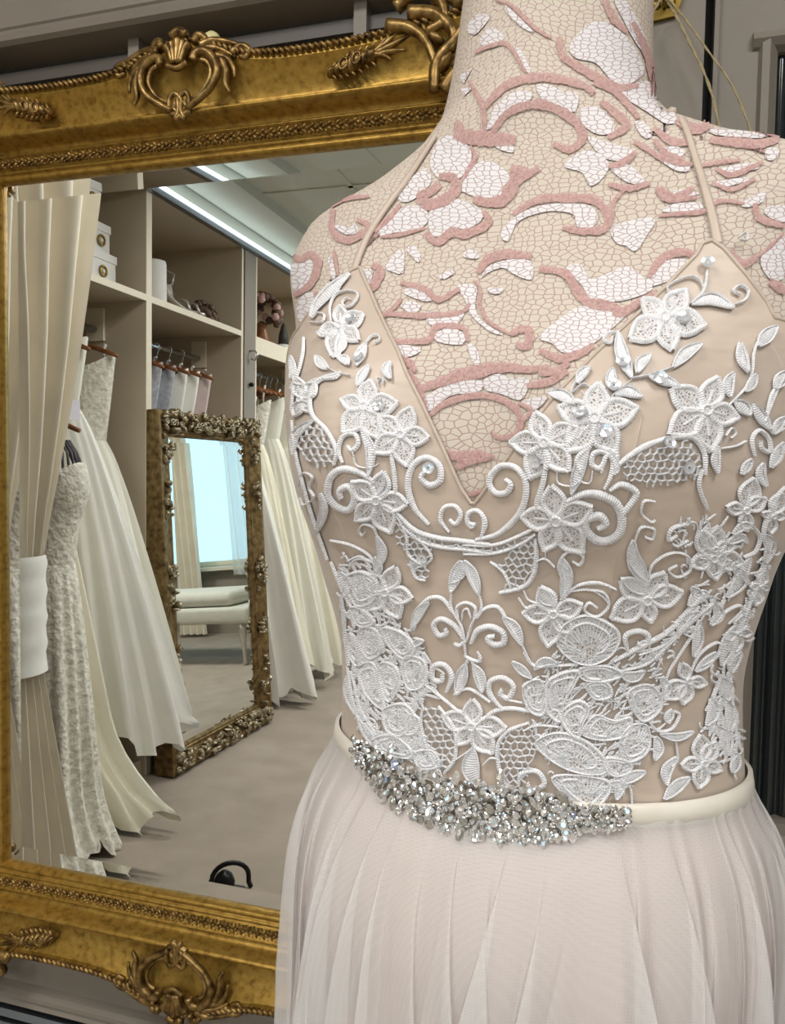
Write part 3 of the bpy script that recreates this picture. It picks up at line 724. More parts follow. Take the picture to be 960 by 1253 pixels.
# ---- tied curtain
ct = thing('curtain', 'cream floor-length curtain gathered into a white tieback', 'curtain', (-1.5, -.85, .02))
def curtain_rows(z0, z1, n, yA, yB, amp, ph=0., xoff=0.):
    rows = []
    for z in np.linspace(z0, z1, n):
        a, b, am = yA(z), yB(z), amp(z); r = []
        for i in range(120):
            s = i / 119
            w = sin(s * 2 * pi * 5.0 + ph + 1.2 * sin(s * 7 + z * .8)) * .8 + .2 * sin(s * 2 * pi * 9.3 + 1.3 + z)
            w = math.copysign(abs(w) ** (.75 if z > .9 else 1.), w)
            r.append((-1.50 + xoff + am * w, -(a + (b - a) * (s + .010 * sin(s * 26 + z * 2))), z))
        rows.append(r)
    return rows
def lerpz(tab):
    zs, vs = zip(*sorted(tab)); return lambda z: float(np.interp(z, zs, vs))
yA = lerpz([(2.47, .36), (1.8, .46), (1.3, .62), (1.0, .70)]); yB = lerpz([(2.47, 1.16), (2.25, 1.10), (1.8, 1.01), (1.4, .92), (1.15, .855), (1.0, .825)])
am = lerpz([(2.47, .05), (1.6, .05), (1.2, .035), (1.0, .022)])
MB().grid(curtain_rows(2.47, 1.0, 40, yA, yB, am)).build('curtain_drop', M['curtain'], ct)
yA2 = lerpz([(.72, .70), (.02, .62)]); yB2 = lerpz([(.72, .82), (.5, .86), (.02, .95)]); am2 = lerpz([(.72, .022), (.02, .055)])
MB().grid(curtain_rows(.74, .02, 24, yA2, yB2, am2, .7)).build('curtain_tail', M['curtain'], ct)
tb_ = MB(); rows = []
for z in np.linspace(1.02, .71, 14):
    rows.append([(-1.50 + .047 * cos(a) * (1 + .06 * sin(z * 90)), -.765 - .072 * sin(a) * (1 + .05 * sin(z * 90)), z) for a in np.linspace(0, 2 * pi, 33)[:-1]])
tb_.grid(rows, closed=True).build('tieback', M['gown_tulle'], ct)
MB().tube([(-1.5, -.25, 2.485), (-1.5, -1.25, 2.485)], .014, 10).build('curtain_track', M['alu'], ct)

# ---- leaning silver-gilt floor mirror
def leaning_mirror():
    Wd, Ht, fr, dp = .80, 1.50, .105, .05
    t = thing('floor_mirror', 'tall floor mirror in ornate silver-gilt frame leaning on the wardrobes', 'mirror', (-1.73, -2.21, 0))
    ang = radians(4.0); lean = radians(3.5)
    B = Matrix.Translation((-1.722, -2.215, 0.004)) @ Matrix.Rotation(ang, 4, 'Z') @ Matrix.Rotation(-lean, 4, 'Y')
    def P(a, h, z):  # a along -Y..+Y (local y), h proud (+X), z up
        return tuple(B @ Vector((h, a, z)))
    def tri(mb, name, mat, parent, smooth=True): return mb.build(name, mat, parent, smooth)
    a0, a1, z0, z1 = -Wd / 2, Wd / 2, 0, Ht
    ia0, ia1, iz0, iz1 = a0 + fr, a1 - fr, z0 + fr + .005, z1 - fr - .01
    b2 = .02
    g_ = _mb([P(ia0 + b2, .012, iz0 + b2), P(ia1 - b2, .012, iz0 + b2), P(ia1 - b2, .012, iz1 - b2), P(ia0 + b2, .012, iz1 - b2)], [(0, 1, 2, 3)]).build('mirror_glass', M['mirror'], t, False)
    o_ = [P(ia0, .0113, iz0), P(ia1, .0113, iz0), P(ia1, .0113, iz1), P(ia0, .0113, iz1)]; i_ = [P(ia0 + b2, .012, iz0 + b2), P(ia1 - b2, .012, iz0 + b2), P(ia1 - b2, .012, iz1 - b2), P(ia0 + b2, .012, iz1 - b2)]
    _mb(o_ + i_, [(i, (i + 1) % 4, 4 + (i + 1) % 4, 4 + i) for i in range(4)]).build('bevelled_edge', M['mirror'], g_, False)
    pr = [(0, .010), (.004, .018), (.012, .022), (.018, .020), (.022, .026), (.034, .024), (.05, .030), (.07, .040), (.085, .046), (.098, .046), (fr, .04), (fr, -dp), (0, -dp)]
    def rail(side):
        rows = []
        for s in (-1, 1):
            r = []
            for d, h in pr:
                if side == 'top': r.append(P((ia0 - d) if s < 0 else (ia1 + d), h, iz1 + d))
                if side == 'bottom': r.append(P((ia1 + d) if s < 0 else (ia0 - d), h, iz0 - d))
                if side == 'left': r.append(P(ia0 - d, h, (iz0 - d) if s < 0 else (iz1 + d)))
                if side == 'right': r.append(P(ia1 + d, h, (iz1 + d) if s < 0 else (iz0 - d)))
            rows.append(r)
        return MB().grid(rows).build('frame_rail', M['bronze_gilt'], t, False)
    R_ = {s: rail(s) for s in ('top', 'bottom', 'left', 'right')}
    rd = random.Random(5)
    def cluster(pc, zc, la, lz, n, parent):
        m = MB()
        for k in range(n):
            a = pc + rd.uniform(-la, la); z = zc + rd.uniform(-lz, lz); th = rd.uniform(0, pi); u = Vector(P(cos(th), 0, sin(th))) - Vector(P(0, 0, 0)); v_ = Vector(P(-sin(th), 0, cos(th))) - Vector(P(0, 0, 0)); nn = Vector(P(0, 1, 0)) - Vector(P(0, 0, 0))
            m.blob(P(a, .043, z), u * rd.uniform(.012, .024), v_ * rd.uniform(.006, .011), nn * rd.uniform(.012, .024), 7, 5)
            if k % 3 == 0:
                r0 = rd.uniform(.010, .018); m.tube([P(a + r0 * (1 - w / 9) * cos(w), .056, z + r0 * (1 - w / 9) * sin(w)) for w in np.linspace(0, 6.5, 12)], .0035, 5)
        m.build('scroll_ornament', M['silver_gilt'], parent)
    for k in range(5): cluster(-.30 + .15 * k, z1 - .05, .08, .040, 22, R_['top'])
    for k in range(5): cluster(-.30 + .15 * k, .05, .08, .036, 20, R_['bottom'])
    for s, a in (('left', a0 + .05), ('right', a1 - .05)):
        cluster(a, z1 - .12, .035, .1, 12, R_[s]); cluster(a, .12, .035, .10, 12, R_[s]); cluster(a, .76, .035, .09, 14, R_[s])
        cluster(a, 1.14, .02, .08, 8, R_[s]); cluster(a, .40, .02, .14, 10, R_[s])
    return t
leaning_mirror()

# ---- black iron loop standing on the carpet
ir = thing('iron_stand', 'black iron loop with a round knob standing on the carpet', 'stand', (-1.09, -1.16, 0))
MB().tube([(-1.13, -1.08, .004), (-1.135, -1.085, .03)] + [(-1.09 - .045 * cos(a), -1.14 - .0 - .06 * (1 - cos(a)) * .5 + .03, .04 + .045 * sin(a)) for a in np.linspace(0, pi, 12)] + [(-1.045, -1.17, .02), (-1.04, -1.175, .004)], .0075, 8).build('loop', M['black'], ir)
MB().lathe((-1.105, -1.13, .012), [(.03, 0), (.032, .02), (.024, .04), (.008, .052), (.0, .053)], 14).build('knob', M['black'], ir)
MB().box(-1.16, -1.05, -1.155, -1.105, .002, .013).build('foot_plate', M['black'], ir, False)

# ---- bench, curtains and chair by the window
bn = thing('bench', 'ivory upholstered bench with turned legs in front of the window', 'bench', (.0, -4.05, 0))
def soft(x0, x1, y0, y1, z0, z1, r, name, mat, parent):
    bm = bmesh.new(); bmesh.ops.create_cube(bm, size=1)
    for v in bm.verts: v.co = Vector(((x0 + x1) / 2 + v.co.x * (x1 - x0), (y0 + y1) / 2 + v.co.y * (y1 - y0), (z0 + z1) / 2 + v.co.z * (z1 - z0)))
    bmesh.ops.bevel(bm, geom=bm.edges[:], offset=r, segments=4, affect='EDGES', profile=.5)
    me = bpy.data.meshes.new(name); bm.to_mesh(me); bm.free(); me.materials.append(mat); me.polygons.foreach_set('use_smooth', [True] * len(me.polygons))
    return place(bpy.data.objects.new(name, me), parent)
soft(-.75, .80, -4.28, -3.82, .30, .42, .03, 'seat', M['bench'], bn)
for sx in (-.65, .70):
    for sy in (-4.22, -3.88):
        MB().lathe((sx, sy, .0), [(.014, 0), (.02, .02), (.013, .05), (.018, .15), (.03, .25), (.03, .305)], 12).build('leg', M['silver'], bn)
cu = soft(-.60, .62, -4.26, -3.84, .421, .53, .05, 'seat_cushion', M['bench'], None); tag(cu, 'plump ivory cushion lying on the bench under the window', 'cushion')
def drape(name, x0, x1, y, z0, z1, nf, amp, mat, label):
    t = thing(name, label, 'curtain', ((x0 + x1) / 2, y, z0)); rows = []
    for z in np.linspace(z1, z0, 16):
        rows.append([(x0 + (x1 - x0) * i / 80, y + amp * sin(i / 80 * nf * 2 * pi + .3 * sin(z * 3)), z) for i in range(81)])
    MB().grid(rows).build('drape', mat, t); MB().tube([(x0 - .05, y, z1 + .01), (x1 + .05, y, z1 + .01)], .012, 8).build('rod', M['chrome'], t)
drape('window_curtain', .58, .95, -5.02, .03, 2.34, 5, .04, M['curtain'], 'cream curtain at the window, left one in the floor mirror')
drape('voile_curtain', -.75, .22, -5.02, .55, 2.34, 9, .035, M['voile'], 'sheer white voile curtain across part of the window')
# unseen panel lamps added to the ceiling for overhead light
for k, (x, y) in enumerate(ADDED_PANELS):
    t = thing('ceiling_panel', ['square ceiling lamp panel above the camera, wardrobe side', 'square ceiling lamp panel above the camera, far side', 'square ceiling lamp panel near the window, wardrobe side', 'square ceiling lamp panel near the window, far side'][k], 'lamp', (x, y, CEIL), 'ceiling lamp panels')
    f_ = MB()
    for (a, b, c_, d) in ((-.31, .31, -.31, -.285), (-.31, .31, .285, .31), (-.31, -.285, -.285, .285), (.285, .31, -.285, .285)): f_.box(x + a, x + b, y + c_, y + d, CEIL - .03, CEIL)
    f_.build('panel_frame', M['shelf_edge'], t, False)
    MB().box(x - .285, x + .285, y - .285, y + .285, CEIL - .025, CEIL - .015).build('diffuser', M['panel_lamp'], t, False)

# ================================================================== MANNEQUIN AND DRESS
AX, BYAW = (-0.0593, -0.3487), radians(9.68)
SL = np.array([[-.6, .36, .33, .31, .0015, 2.], [-.195, .1358, .098, .085, .0015, 2.], [-.13, .1319, .1, .086, .0062, 2.], [-.06, .1454, .11, .09, .0113, 2.1],
 [0., .165, .118, .092, .012, 2.2], [.05, .172, .114, .095, .0126, 2.3], [.1, .1744, .1, .095, .0082, 2.4], [.15, .1862, .08, .09, .0059, 2.5], [.18, .1749, .07, .08, .0047, 2.4],
 [.205, .12, .064, .072, .003, 2.2], [.225, .0833, .062, .066, .0034, 2.1], [.245, .0714, .06, .062, -.0008, 2.], [.28, .0671, .058, .058, -.0081, 2.], [.36, .0644, .056, .056, -.0249, 2.]])
def pch(x, y, q):
    h = np.diff(x); d = np.diff(y) / h; m = np.zeros(len(x))
    for i in range(1, len(x) - 1):
        if d[i - 1] * d[i] > 0:
            w1 = 2 * h[i] + h[i - 1]; w2 = h[i] + 2 * h[i - 1]; m[i] = (w1 + w2) / (w1 / d[i - 1] + w2 / d[i])
    m[0] = d[0]; m[-1] = d[-1]
    i = np.clip(np.searchsorted(x, q) - 1, 0, len(x) - 2); t = (q - x[i]) / h[i]
    return y[i] * (1 + 2 * t) * (1 - t) ** 2 + m[i] * h[i] * t * (1 - t) ** 2 + y[i + 1] * t * t * (3 - 2 * t) + m[i + 1] * h[i] * t * t * (t - 1)
BF = np.array([-sin(BYAW), -cos(BYAW)]); BL = np.array([cos(BYAW), -sin(BYAW)])
def bust(u, z):
    return sum(.026 * np.exp(-((u - s * .078) / .05) ** 2 - ((z - .015) / .055) ** 2) for s in (-1, 1))
def body_pts(z, th):
    z = np.asarray(z, float); th = np.asarray(th, float)
    a, bf, bb, w0, n = [pch(SL[:, 0], SL[:, k], z) for k in range(1, 6)]
    ct, st = np.cos(th), np.sin(th); e = 2 / n
    u = a * np.sign(ct) * abs(ct) ** e
    w = w0 + np.where(st > 0, bf, bb) * np.sign(st) * abs(st) ** e
    w = w + np.clip(st, 0, 1) * bust(u, z)
    return np.stack([AX[0] + u * BL[0] + w * BF[0], AX[1] + u * BL[1] + w * BF[1], z + 1.25 + 0 * u], -1)
def body_theta(P):
    """angle of a world point on the body"""
    d = np.array([P[0] - AX[0], P[1] - AX[1]]); u = d @ BL; w = d @ BF; z = np.array(P[2] - 1.25)
    a, bf, bb, w0, n = [float(pch(SL[:, 0], SL[:, k], z)) for k in range(1, 6)]
    w = w - w0
    st = 1. if w > 0 else -1.
    for _ in range(3):
        ww = w - (max(st, 0) * bust(u, float(z)))
        c = np.sign(u) * min(1, abs(u) / a) ** (n / 2); s = np.sign(ww) * min(1.2, abs(ww) / (bf if ww > 0 else bb)) ** (n / 2)
        st = math.sin(math.atan2(s, c))
    return math.atan2(s, c)
def offset_grid(zz, th, off):
    P = body_pts(zz[:, None], th[None, :]); 
    if off:
        dz = np.gradient(P, axis=0); dt = np.roll(P, -1, 1) - np.roll(P, 1, 1)
        N = np.cross(dt, dz); N /= np.linalg.norm(N, axis=-1, keepdims=True) + 1e-12
        C = np.array([AX[0], AX[1], 0]); sgn = np.sign(((P - C)[..., :2] * N[..., :2]).sum(-1)); sgn[sgn == 0] = 1
        P = P + N * sgn[..., None] * off
    return P
TH = np.linspace(-pi, pi, 193)[:-1]
ZZ = np.concatenate([np.linspace(-.205, .14, 60), np.linspace(.145, .25, 42), np.linspace(.256, .375, 18)])
GB = offset_grid(ZZ, TH, 0.)
GD = offset_grid(ZZ, TH, .0045)
def bvh_of(G):
    m, n = G.shape[:2]; vs = [tuple(p) for p in G.reshape(-1, 3)]
    fs = [(i * n + k, i * n + (k + 1) % n, (i + 1) * n + (k + 1) % n, (i + 1) * n + k) for i in range(m - 1) for k in range(n)]
    return BVHTree.FromPolygons(vs, fs)
BVB, BVD = bvh_of(GB), bvh_of(GD)
AXV = Vector((AX[0], AX[1], 1.25)); CAMV = Vector(CAM)
def hit(bv, x, y, lift=0.):
    """the point of the body's surface that lies at this place of the pattern, lifted off the cloth"""
    d = Vector(px_ray(x, y)); loc, nor, _, _ = bv.ray_cast(CAMV, d)
    if loc is None or (loc - CAMV).length > .75:
        q_ = CAMV + d * ((AXV - CAMV).dot(d)); loc, nor, _, _ = bv.find_nearest(q_)
    n2 = Vector((loc.x - AX[0], loc.y - AX[1], 0))
    if nor.dot(n2) < 0: nor = -nor
    return loc + nor * lift, nor

mq = thing('mannequin', 'dressmaker mannequin covered in blush and white floral lace', 'mannequin', (AX[0], AX[1], 0))
rows = [list(map(tuple, r)) for r in GB]
fm = MB().grid(rows, closed=True)
top = body_pts(np.full(192, .375), TH).mean(0); k0 = len(fm.v) - 192
fm.add([tuple(top + np.array([0, 0, .01]))], []); fm.f += [(k0 + i, k0 + (i + 1) % 192, len(fm.v) - 1) for i in range(192)]
_dz = np.linalg.norm(np.diff(GB, axis=0), axis=-1); _v = np.vstack([np.zeros((1, 192)), np.cumsum(_dz, 0)])
_v = _v * .35 + _v[:, 136:153].mean(1, keepdims=True) * .65
_da = np.linalg.norm(np.roll(GB, -1, 1) - GB, axis=-1); _u = np.cumsum(_da, 1); _u = _u - _u[:, 144:145]
fuv = [(_u[i, k], _v[i, k]) for i in range(GB.shape[0]) for k in range(192)] + [(0, .5)]
torso = fm.build('lace_covered_torso', M['form'], mq, True, fuv)
MB().lathe((*body_pts(.375, pi / 2)[:2] * .5 + body_pts(.375, -pi / 2)[:2] * .5, 1.632), [(.03, 0), (.03, .015), (.012, .03), (.018, .05), (.0, .07)], 16).build('neck_finial', M['wood'], mq)
MB().tube([(AX[0], AX[1], 1.06), (AX[0], AX[1], .03)], .014, 10).build('stand_pole', M['black'], mq)
MB().lathe((AX[0], AX[1], 0), [(.17, .0), (.17, .012), (.05, .03), (.02, .06)], 24).build('stand_base', M['black'], mq)

# ---- pattern tools: motifs are drawn as outlines on the cloth and laid over the curved surface
TILE = dict(A=(340, 320, 1 / 3.296), B=(560, 440, 1 / 4.), C=(660, 280, 1 / 3.2), D=(400, 680, 1 / 3.2), E=(640, 640, 1 / 3.), F=(850, 250, 1 / 2.784),
            G=(350, 160, 1 / 3.2), H=(550, 0, 1 / 3.2), I=(720, 0, 1 / 4.), J=(340, 280, 1 / 6.), P=(0, 0, 1.))
def T(t, pts):
    ox, oy, k = TILE[t]; return [np.array([ox + x * k, oy + y * k]) for x, y in pts]
def ribbon(m, uv, pts, wid, bv, lift=.0012, step=2.2, base=.0002, prof=(0, .75, 1, .75, 0), smooth=True):
    """a raised cord/leaf; wid = full width in pattern units, number or function of s"""
    pp = catmull(pts, step=step) if smooth else pts
    n = len(pp)
    if n < 2: return
    k = len(prof); off = len(m.v); L = 0.
    for i, p in enumerate(pp):
        a, b = pp[max(0, i - 1)], pp[min(n - 1, i + 1)]; t = b - a; ln = np.linalg.norm(t); t = t / (ln + 1e-9); nr = np.array([-t[1], t[0]])
        if i: L += np.linalg.norm(pp[i] - pp[i - 1])
        w = wid(i / (n - 1)) if callable(wid) else wid
        for j in range(k):
            s = -1 + 2 * j / (k - 1); q_ = p + nr * s * w * .5
            l, _ = hit(bv, q_[0], q_[1], base + prof[j] * lift); m.v.append(tuple(l)); uv.append((L, s * w * .5))
    for i in range(n - 1):
        for j in range(k - 1):
            a = off + i * k + j; m.f.append((a, a + 1, a + k + 1, a + k))
def patch(m, poly, bv, lift, step=5., uv=None):
    """a filled piece of cloth with the given outline"""
    bd_ = catmull(poly, step=step, closed=True) if len(poly) > 3 else poly
    P = [Vector((p[0], p[1])) for p in bd_]; n = len(P); pl = np.array([[p.x, p.y] for p in P])
    x0, y0 = pl.min(0); x1, y1 = pl.max(0); ins = []
    def inside(x, y):
        c = False; j = n - 1
        for i in range(n):
            if (pl[i, 1] > y) != (pl[j, 1] > y) and x < (pl[j, 0] - pl[i, 0]) * (y - pl[i, 1]) / (pl[j, 1] - pl[i, 1]) + pl[i, 0]: c = not c
            j = i
        return c
    yy = y0 + step
    while yy < y1:
        xx = x0 + step
        while xx < x1:
            if inside(xx, yy) and np.min(np.hypot(pl[:, 0] - xx, pl[:, 1] - yy)) > step * .6: ins.append(Vector((xx, yy)))
            xx += step
        yy += step
    vs, es, fs, *_ = delaunay_2d_cdt(P + ins, [(i, (i + 1) % n) for i in range(n)], [list(range(n))], 1, 1e-4)
    off = len(m.v)
    for v in vs:
        l, _ = hit(bv, v.x, v.y, lift); m.v.append(tuple(l))
        if uv is not None: uv.append((v.x * .0005, -v.y * .0005))
    m.f += [tuple(off + i for i in f) for f in fs]

# ---- lace on the mannequin: white filled petals and dusty pink bands
WHITE = [
 ('G', [(600, 40), (650, 20), (720, 70), (722, 130), (680, 190), (640, 172), (600, 190), (565, 130)]), ('G', [(690, 230), (710, 160), (780, 120), (850, 150), (880, 200), (850, 250), (770, 270), (700, 245)]),
 ('G', [(570, 310), (640, 272), (700, 280), (770, 320), (760, 360), (700, 390), (650, 380), (590, 420), (560, 380)]), ('G', [(550, 312), (556, 360), (500, 400), (440, 400), (362, 412), (400, 350), (470, 300), (530, 300)]),
 ('G', [(550, 150), (570, 200), (530, 250), (480, 282), (440, 270), (480, 200)]), ('G', [(190, 378), (240, 410), (285, 398), (272, 365), (250, 384), (215, 370)]),
 ('G', [(22, 500), (60, 522), (98, 505), (112, 550), (85, 600), (45, 630), (28, 610)]), ('G', [(45, 680), (90, 632), (120, 652), (110, 700), (60, 750)]), ('G', [(165, 500), (185, 510), (198, 570), (182, 580)]),
 ('G', [(390, 540), (430, 482), (462, 470), (460, 560), (420, 556)]), ('G', [(475, 470), (500, 450), (528, 490), (520, 520)]), ('G', [(290, 572), (312, 545), (342, 550), (330, 600), (296, 622)]), ('G', [(470, 622), (520, 612), (590, 640), (570, 670), (482, 650)]), ('G', [(450, 690), (490, 670), (530, 690), (500, 720)]),
 ('G', [(550, 732), (620, 720), (682, 730), (660, 760), (580, 772)]), ('G', [(580, 805), (640, 782), (700, 802), (690, 840), (600, 832)]), ('G', [(400, 850), (470, 842), (530, 862), (470, 890)]), ('G', [(690, 490), (730, 465), (758, 500), (720, 505)]), ('G', [(600, 575), (640, 548), (660, 560), (620, 585)]),
 ('G', [(760, 585), (800, 530), (900, 505), (962, 520), (962, 585), (900, 570), (850, 540), (790, 560)]), ('G', [(672, 610), (745, 612), (742, 690), (770, 750), (850, 800), (800, 790), (730, 730), (700, 660)]), ('G', [(712, 840), (745, 850), (760, 910), (740, 925)]), ('G', [(790, 620), (850, 620), (840, 640), (800, 640)]),
 ('H', [(470, 180), (540, 100), (600, 90), (680, 140), (742, 230), (752, 290), (690, 340), (630, 320), (570, 252), (490, 230)]), ('H', [(655, 372), (760, 320), (830, 370), (885, 470), (850, 492), (780, 450), (700, 400)]),
 ('H', [(640, 0), (690, 10), (760, 150), (770, 220), (730, 180), (680, 90)]), ('H', [(145, 510), (180, 420), (240, 370), (310, 360), (320, 390), (240, 430), (180, 490)]), ('H', [(340, 340), (390, 336), (440, 362), (502, 372), (490, 440), (440, 432), (370, 402)]),
 ('H', [(510, 432), (570, 422), (630, 470), (642, 522), (580, 530), (520, 490)]), ('H', [(540, 540), (600, 556), (712, 592), (692, 632), (600, 620)]), ('H', [(448, 652), (540, 592), (622, 640), (600, 700), (550, 732), (520, 680)]), ('H', [(630, 662), (700, 650), (762, 712), (700, 720)]),
 ('H', [(200, 920), (260, 850), (350, 810), (450, 800), (550, 810), (580, 860), (550, 900), (500, 890), (480, 842), (380, 832), (270, 872), (230, 950)]), ('H', [(640, 892), (800, 862), (742, 950), (660, 960)]), ('H', [(725, 480), (770, 490), (790, 540), (745, 530)]),
 ('H', [(120, 170), (160, 110), (215, 150), (170, 190)]), ('H', [(70, 110), (110, 60), (160, 70), (100, 140)]), ('H', [(240, 190), (280, 200), (320, 290), (290, 270)]), ('H', [(215, 20), (260, 60), (330, 130), (290, 115), (230, 60)]), ('H', [(165, 545), (240, 560), (250, 600), (190, 585)]), ('H', [(40, 300), (90, 270), (60, 330)]), ('H', [(45, 350), (95, 345), (60, 380)]),
 ('I', [(230, 620), (270, 602), (300, 682), (260, 672)]), ('I', [(370, 732), (430, 722), (470, 752), (420, 780)]), ('I', [(360, 792), (480, 800), (490, 840), (430, 842)]), ('I', [(590, 640), (700, 642), (850, 662), (840, 684), (620, 668)]), ('I', [(640, 832), (800, 802), (830, 830), (700, 852)]), ('I', [(600, 902), (760, 872), (780, 890), (650, 922)]),
 ('I', [(360, 962), (450, 932), (540, 952), (400, 982)]), ('I', [(360, 1040), (420, 1002), (550, 1000), (530, 1042)]), ('I', [(120, 1112), (310, 1072), (220, 1180), (130, 1180)]), ('I', [(860, 1022), (958, 1012), (958, 1090), (870, 1062)]), ('I', [(870, 730), (930, 740), (900, 790), (860, 780)]), ('I', [(740, 1000), (860, 940), (850, 990), (770, 1020)]),
 ('C', [(105, 157), (160, 142), (200, 200), (280, 172), (340, 150), (400, 190), (440, 240), (350, 280), (270, 290), (200, 282), (170, 230)]), ('C', [(0, 430), (60, 370), (150, 310), (230, 300), (320, 342), (310, 370), (200, 460), (100, 490), (50, 452)]), ('C', [(420, 202), (480, 132), (560, 122), (600, 142), (520, 200), (430, 230)]),
 ('C', [(290, 10), (420, 2), (400, 60), (370, 92), (320, 52)]), ('C', [(860, 112), (950, 32), (958, 180), (900, 202)]),
 ('B', [(130, 102), (200, 72), (260, 92), (340, 92), (350, 130), (310, 200), (220, 172), (140, 150)]), ('B', [(0, 112), (80, 92), (110, 140), (0, 170)]), ('B', [(320, 212), (400, 182), (440, 192), (380, 250)]),
 ('A', [(590, 555), (700, 492), (820, 482), (810, 530), (700, 542), (600, 610)]), ('A', [(600, 205), (700, 215), (760, 190), (720, 260), (640, 262)]), ('A', [(630, 300), (700, 270), (755, 300), (740, 325)]), ('A', [(510, 130), (560, 105), (640, 140), (600, 165)]), ('A', [(385, 235), (415, 240), (400, 275), (380, 262)]),
]
PINK = [
 ('G', [(600, 182), (655, 190), (662, 240), (612, 280), (552, 292), (532, 262), (572, 240), (602, 212)], 34), ('G', [(775, 318), (792, 368), (702, 408), (650, 402), (592, 440), (548, 402)], 28), ('G', [(886, 170), (892, 230), (850, 272), (780, 286), (735, 272)], 30), ('G', [(722, 62), (740, 110), (690, 200)], 14),
 ('G', [(880, 150), (960, 172)], 30), ('G', [(660, 16), (760, 32), (900, 40)], 46), ('G', [(370, 420), (450, 410), (545, 385)], 12), ('G', [(350, 400), (420, 330), (450, 290)], 16), ('G', [(185, 310), (186, 395), (240, 432), (310, 402), (322, 372), (280, 352)], 22), ('G', [(22, 484), (60, 508), (100, 488), (128, 522), (100, 602), (35, 645)], 24),
 ('G', [(120, 634), (134, 665), (108, 715)], 26), ('G', [(340, 528), (372, 550), (350, 605), (306, 645)], 27), ('G', [(450, 598), (540, 622), (600, 664), (682, 622)], 20), ('G', [(338, 722), (430, 722), (550, 728), (682, 716), (722, 680)], 18), ('G', [(380, 832), (470, 830), (560, 822), (592, 772), (692, 776), (715, 830)], 20), ('G', [(752, 560), (790, 510), (860, 488), (962, 496)], 30),
 ('G', [(735, 590), (762, 620), (760, 690), (800, 755), (880, 802)], 12), ('G', [(640, 956), (750, 940), (860, 930), (955, 940)], 32), ('G', [(410, 900), (470, 905), (510, 945)], 24), ('G', [(880, 800), (930, 780), (955, 800), (940, 850), (900, 840)], 26), ('G', [(180, 300), (240, 270), (330, 260)], 14), ('G', [(190, 470), (205, 570)], 12),
 ('H', [(428, 150), (440, 220), (510, 272), (580, 312), (660, 348), (735, 340)], 26), ('H', [(600, 0), (640, 80), (690, 130)], 22), ('H', [(712, 90), (770, 220), (790, 310), (830, 365)], 24), ('H', [(130, 430), (220, 342), (310, 312), (400, 310), (520, 340), (562, 372)], 28), ('H', [(170, 520), (230, 445), (330, 412), (420, 432), (500, 490), (520, 550), (470, 590), (405, 568)], 28),
 ('H', [(590, 402), (650, 450), (690, 500), (622, 545)], 26), ('H', [(730, 600), (680, 640), (620, 660)], 20), ('H', [(620, 725), (700, 742), (785, 722)], 20), ('H', [(250, 842), (350, 787), (480, 780), (570, 790), (622, 850), (600, 905), (520, 912)], 27), ('H', [(110, 782), (200, 800), (240, 732), (350, 662)], 28), ('H', [(30, 480), (62, 542), (145, 552)], 34), ('H', [(690, 740), (640, 800), (640, 860)], 14),
 ('H', [(560, 330), (640, 360), (700, 420), (740, 470)], 22), ('H', [(180, 0), (250, 30), (330, 110), (400, 155)], 14), ('H', [(100, 210), (160, 185), (230, 180), (300, 290)], 14), ('H', [(80, 320), (130, 420), (140, 540)], 16), ('H', [(800, 510), (870, 560), (960, 560)], 24), ('H', [(820, 610), (880, 640), (950, 650)], 18), ('H', [(820, 740), (880, 780), (955, 740)], 26), ('H', [(720, 560), (790, 600), (840, 640)], 16),
 ('I', [(430, 600), (520, 640), (590, 620)], 36), ('I', [(590, 692), (700, 702), (830, 712), (925, 690)], 36), ('I', [(320, 690), (380, 760), (470, 790)], 24), ('I', [(620, 832), (700, 862), (850, 800)], 22), ('I', [(600, 900), (700, 932), (812, 882)], 18), ('I', [(330, 920), (380, 982), (530, 972)], 22), ('I', [(340, 1062), (440, 1052), (560, 1040), (640, 990), (760, 1002)], 18), ('I', [(810, 1000), (832, 1072), (955, 1112)], 28),
 ('I', [(540, 820), (640, 800), (740, 790)], 18), ('I', [(560, 590), (720, 620), (930, 680)], 14),
 ('C', [(0, 160), (100, 180), (150, 250), (192, 292), (290, 312), (322, 332), (460, 250)], 30), ('C', [(0, 480), (80, 512), (160, 492), (212, 458)], 26), ('C', [(425, 195), (480, 120), (560, 95), (622, 120)], 26), ('C', [(90, 0), (180, 15), (242, 0)], 22), ('C', [(740, 88), (790, 140), (850, 112)], 24), ('C', [(895, 205), (958, 252)], 28), ('C', [(0, 570), (60, 560), (120, 530)], 22), ('C', [(840, 120), (900, 70), (950, 20)], 12),
 ('B', [(0, 92), (100, 80), (200, 44), (350, 52), (445, 40)], 30), ('B', [(0, 192), (150, 180), (262, 222), (312, 292), (282, 370), (200, 382), (168, 350)], 26), ('B', [(340, 132), (450, 112), (540, 60)], 30), ('B', [(0, 502), (80, 492), (182, 470)], 30), ('B', [(300, 215), (360, 250), (330, 300)], 18),
 ('A', [(560, 522), (680, 482), (855, 440)], 30), ('A', [(600, 632), (680, 572), (800, 540), (857, 542)], 20), ('A', [(620, 732), (700, 782), (822, 782), (722, 830)], 30), ('A', [(525, 445), (560, 500), (580, 560), (600, 630)], 26), ('A', [(720, 945), (790, 935), (830, 920)], 16), ('A', [(385, 215), (420, 225), (470, 190), (500, 150)], 14),
]
for t_, poly in WHITE:
    m = MB(); uv = []; patch(m, T(t_, poly), BVB, .0009, 5.5, uv); m.build('lace_petal', M['lace_white'], torso, True, uv)
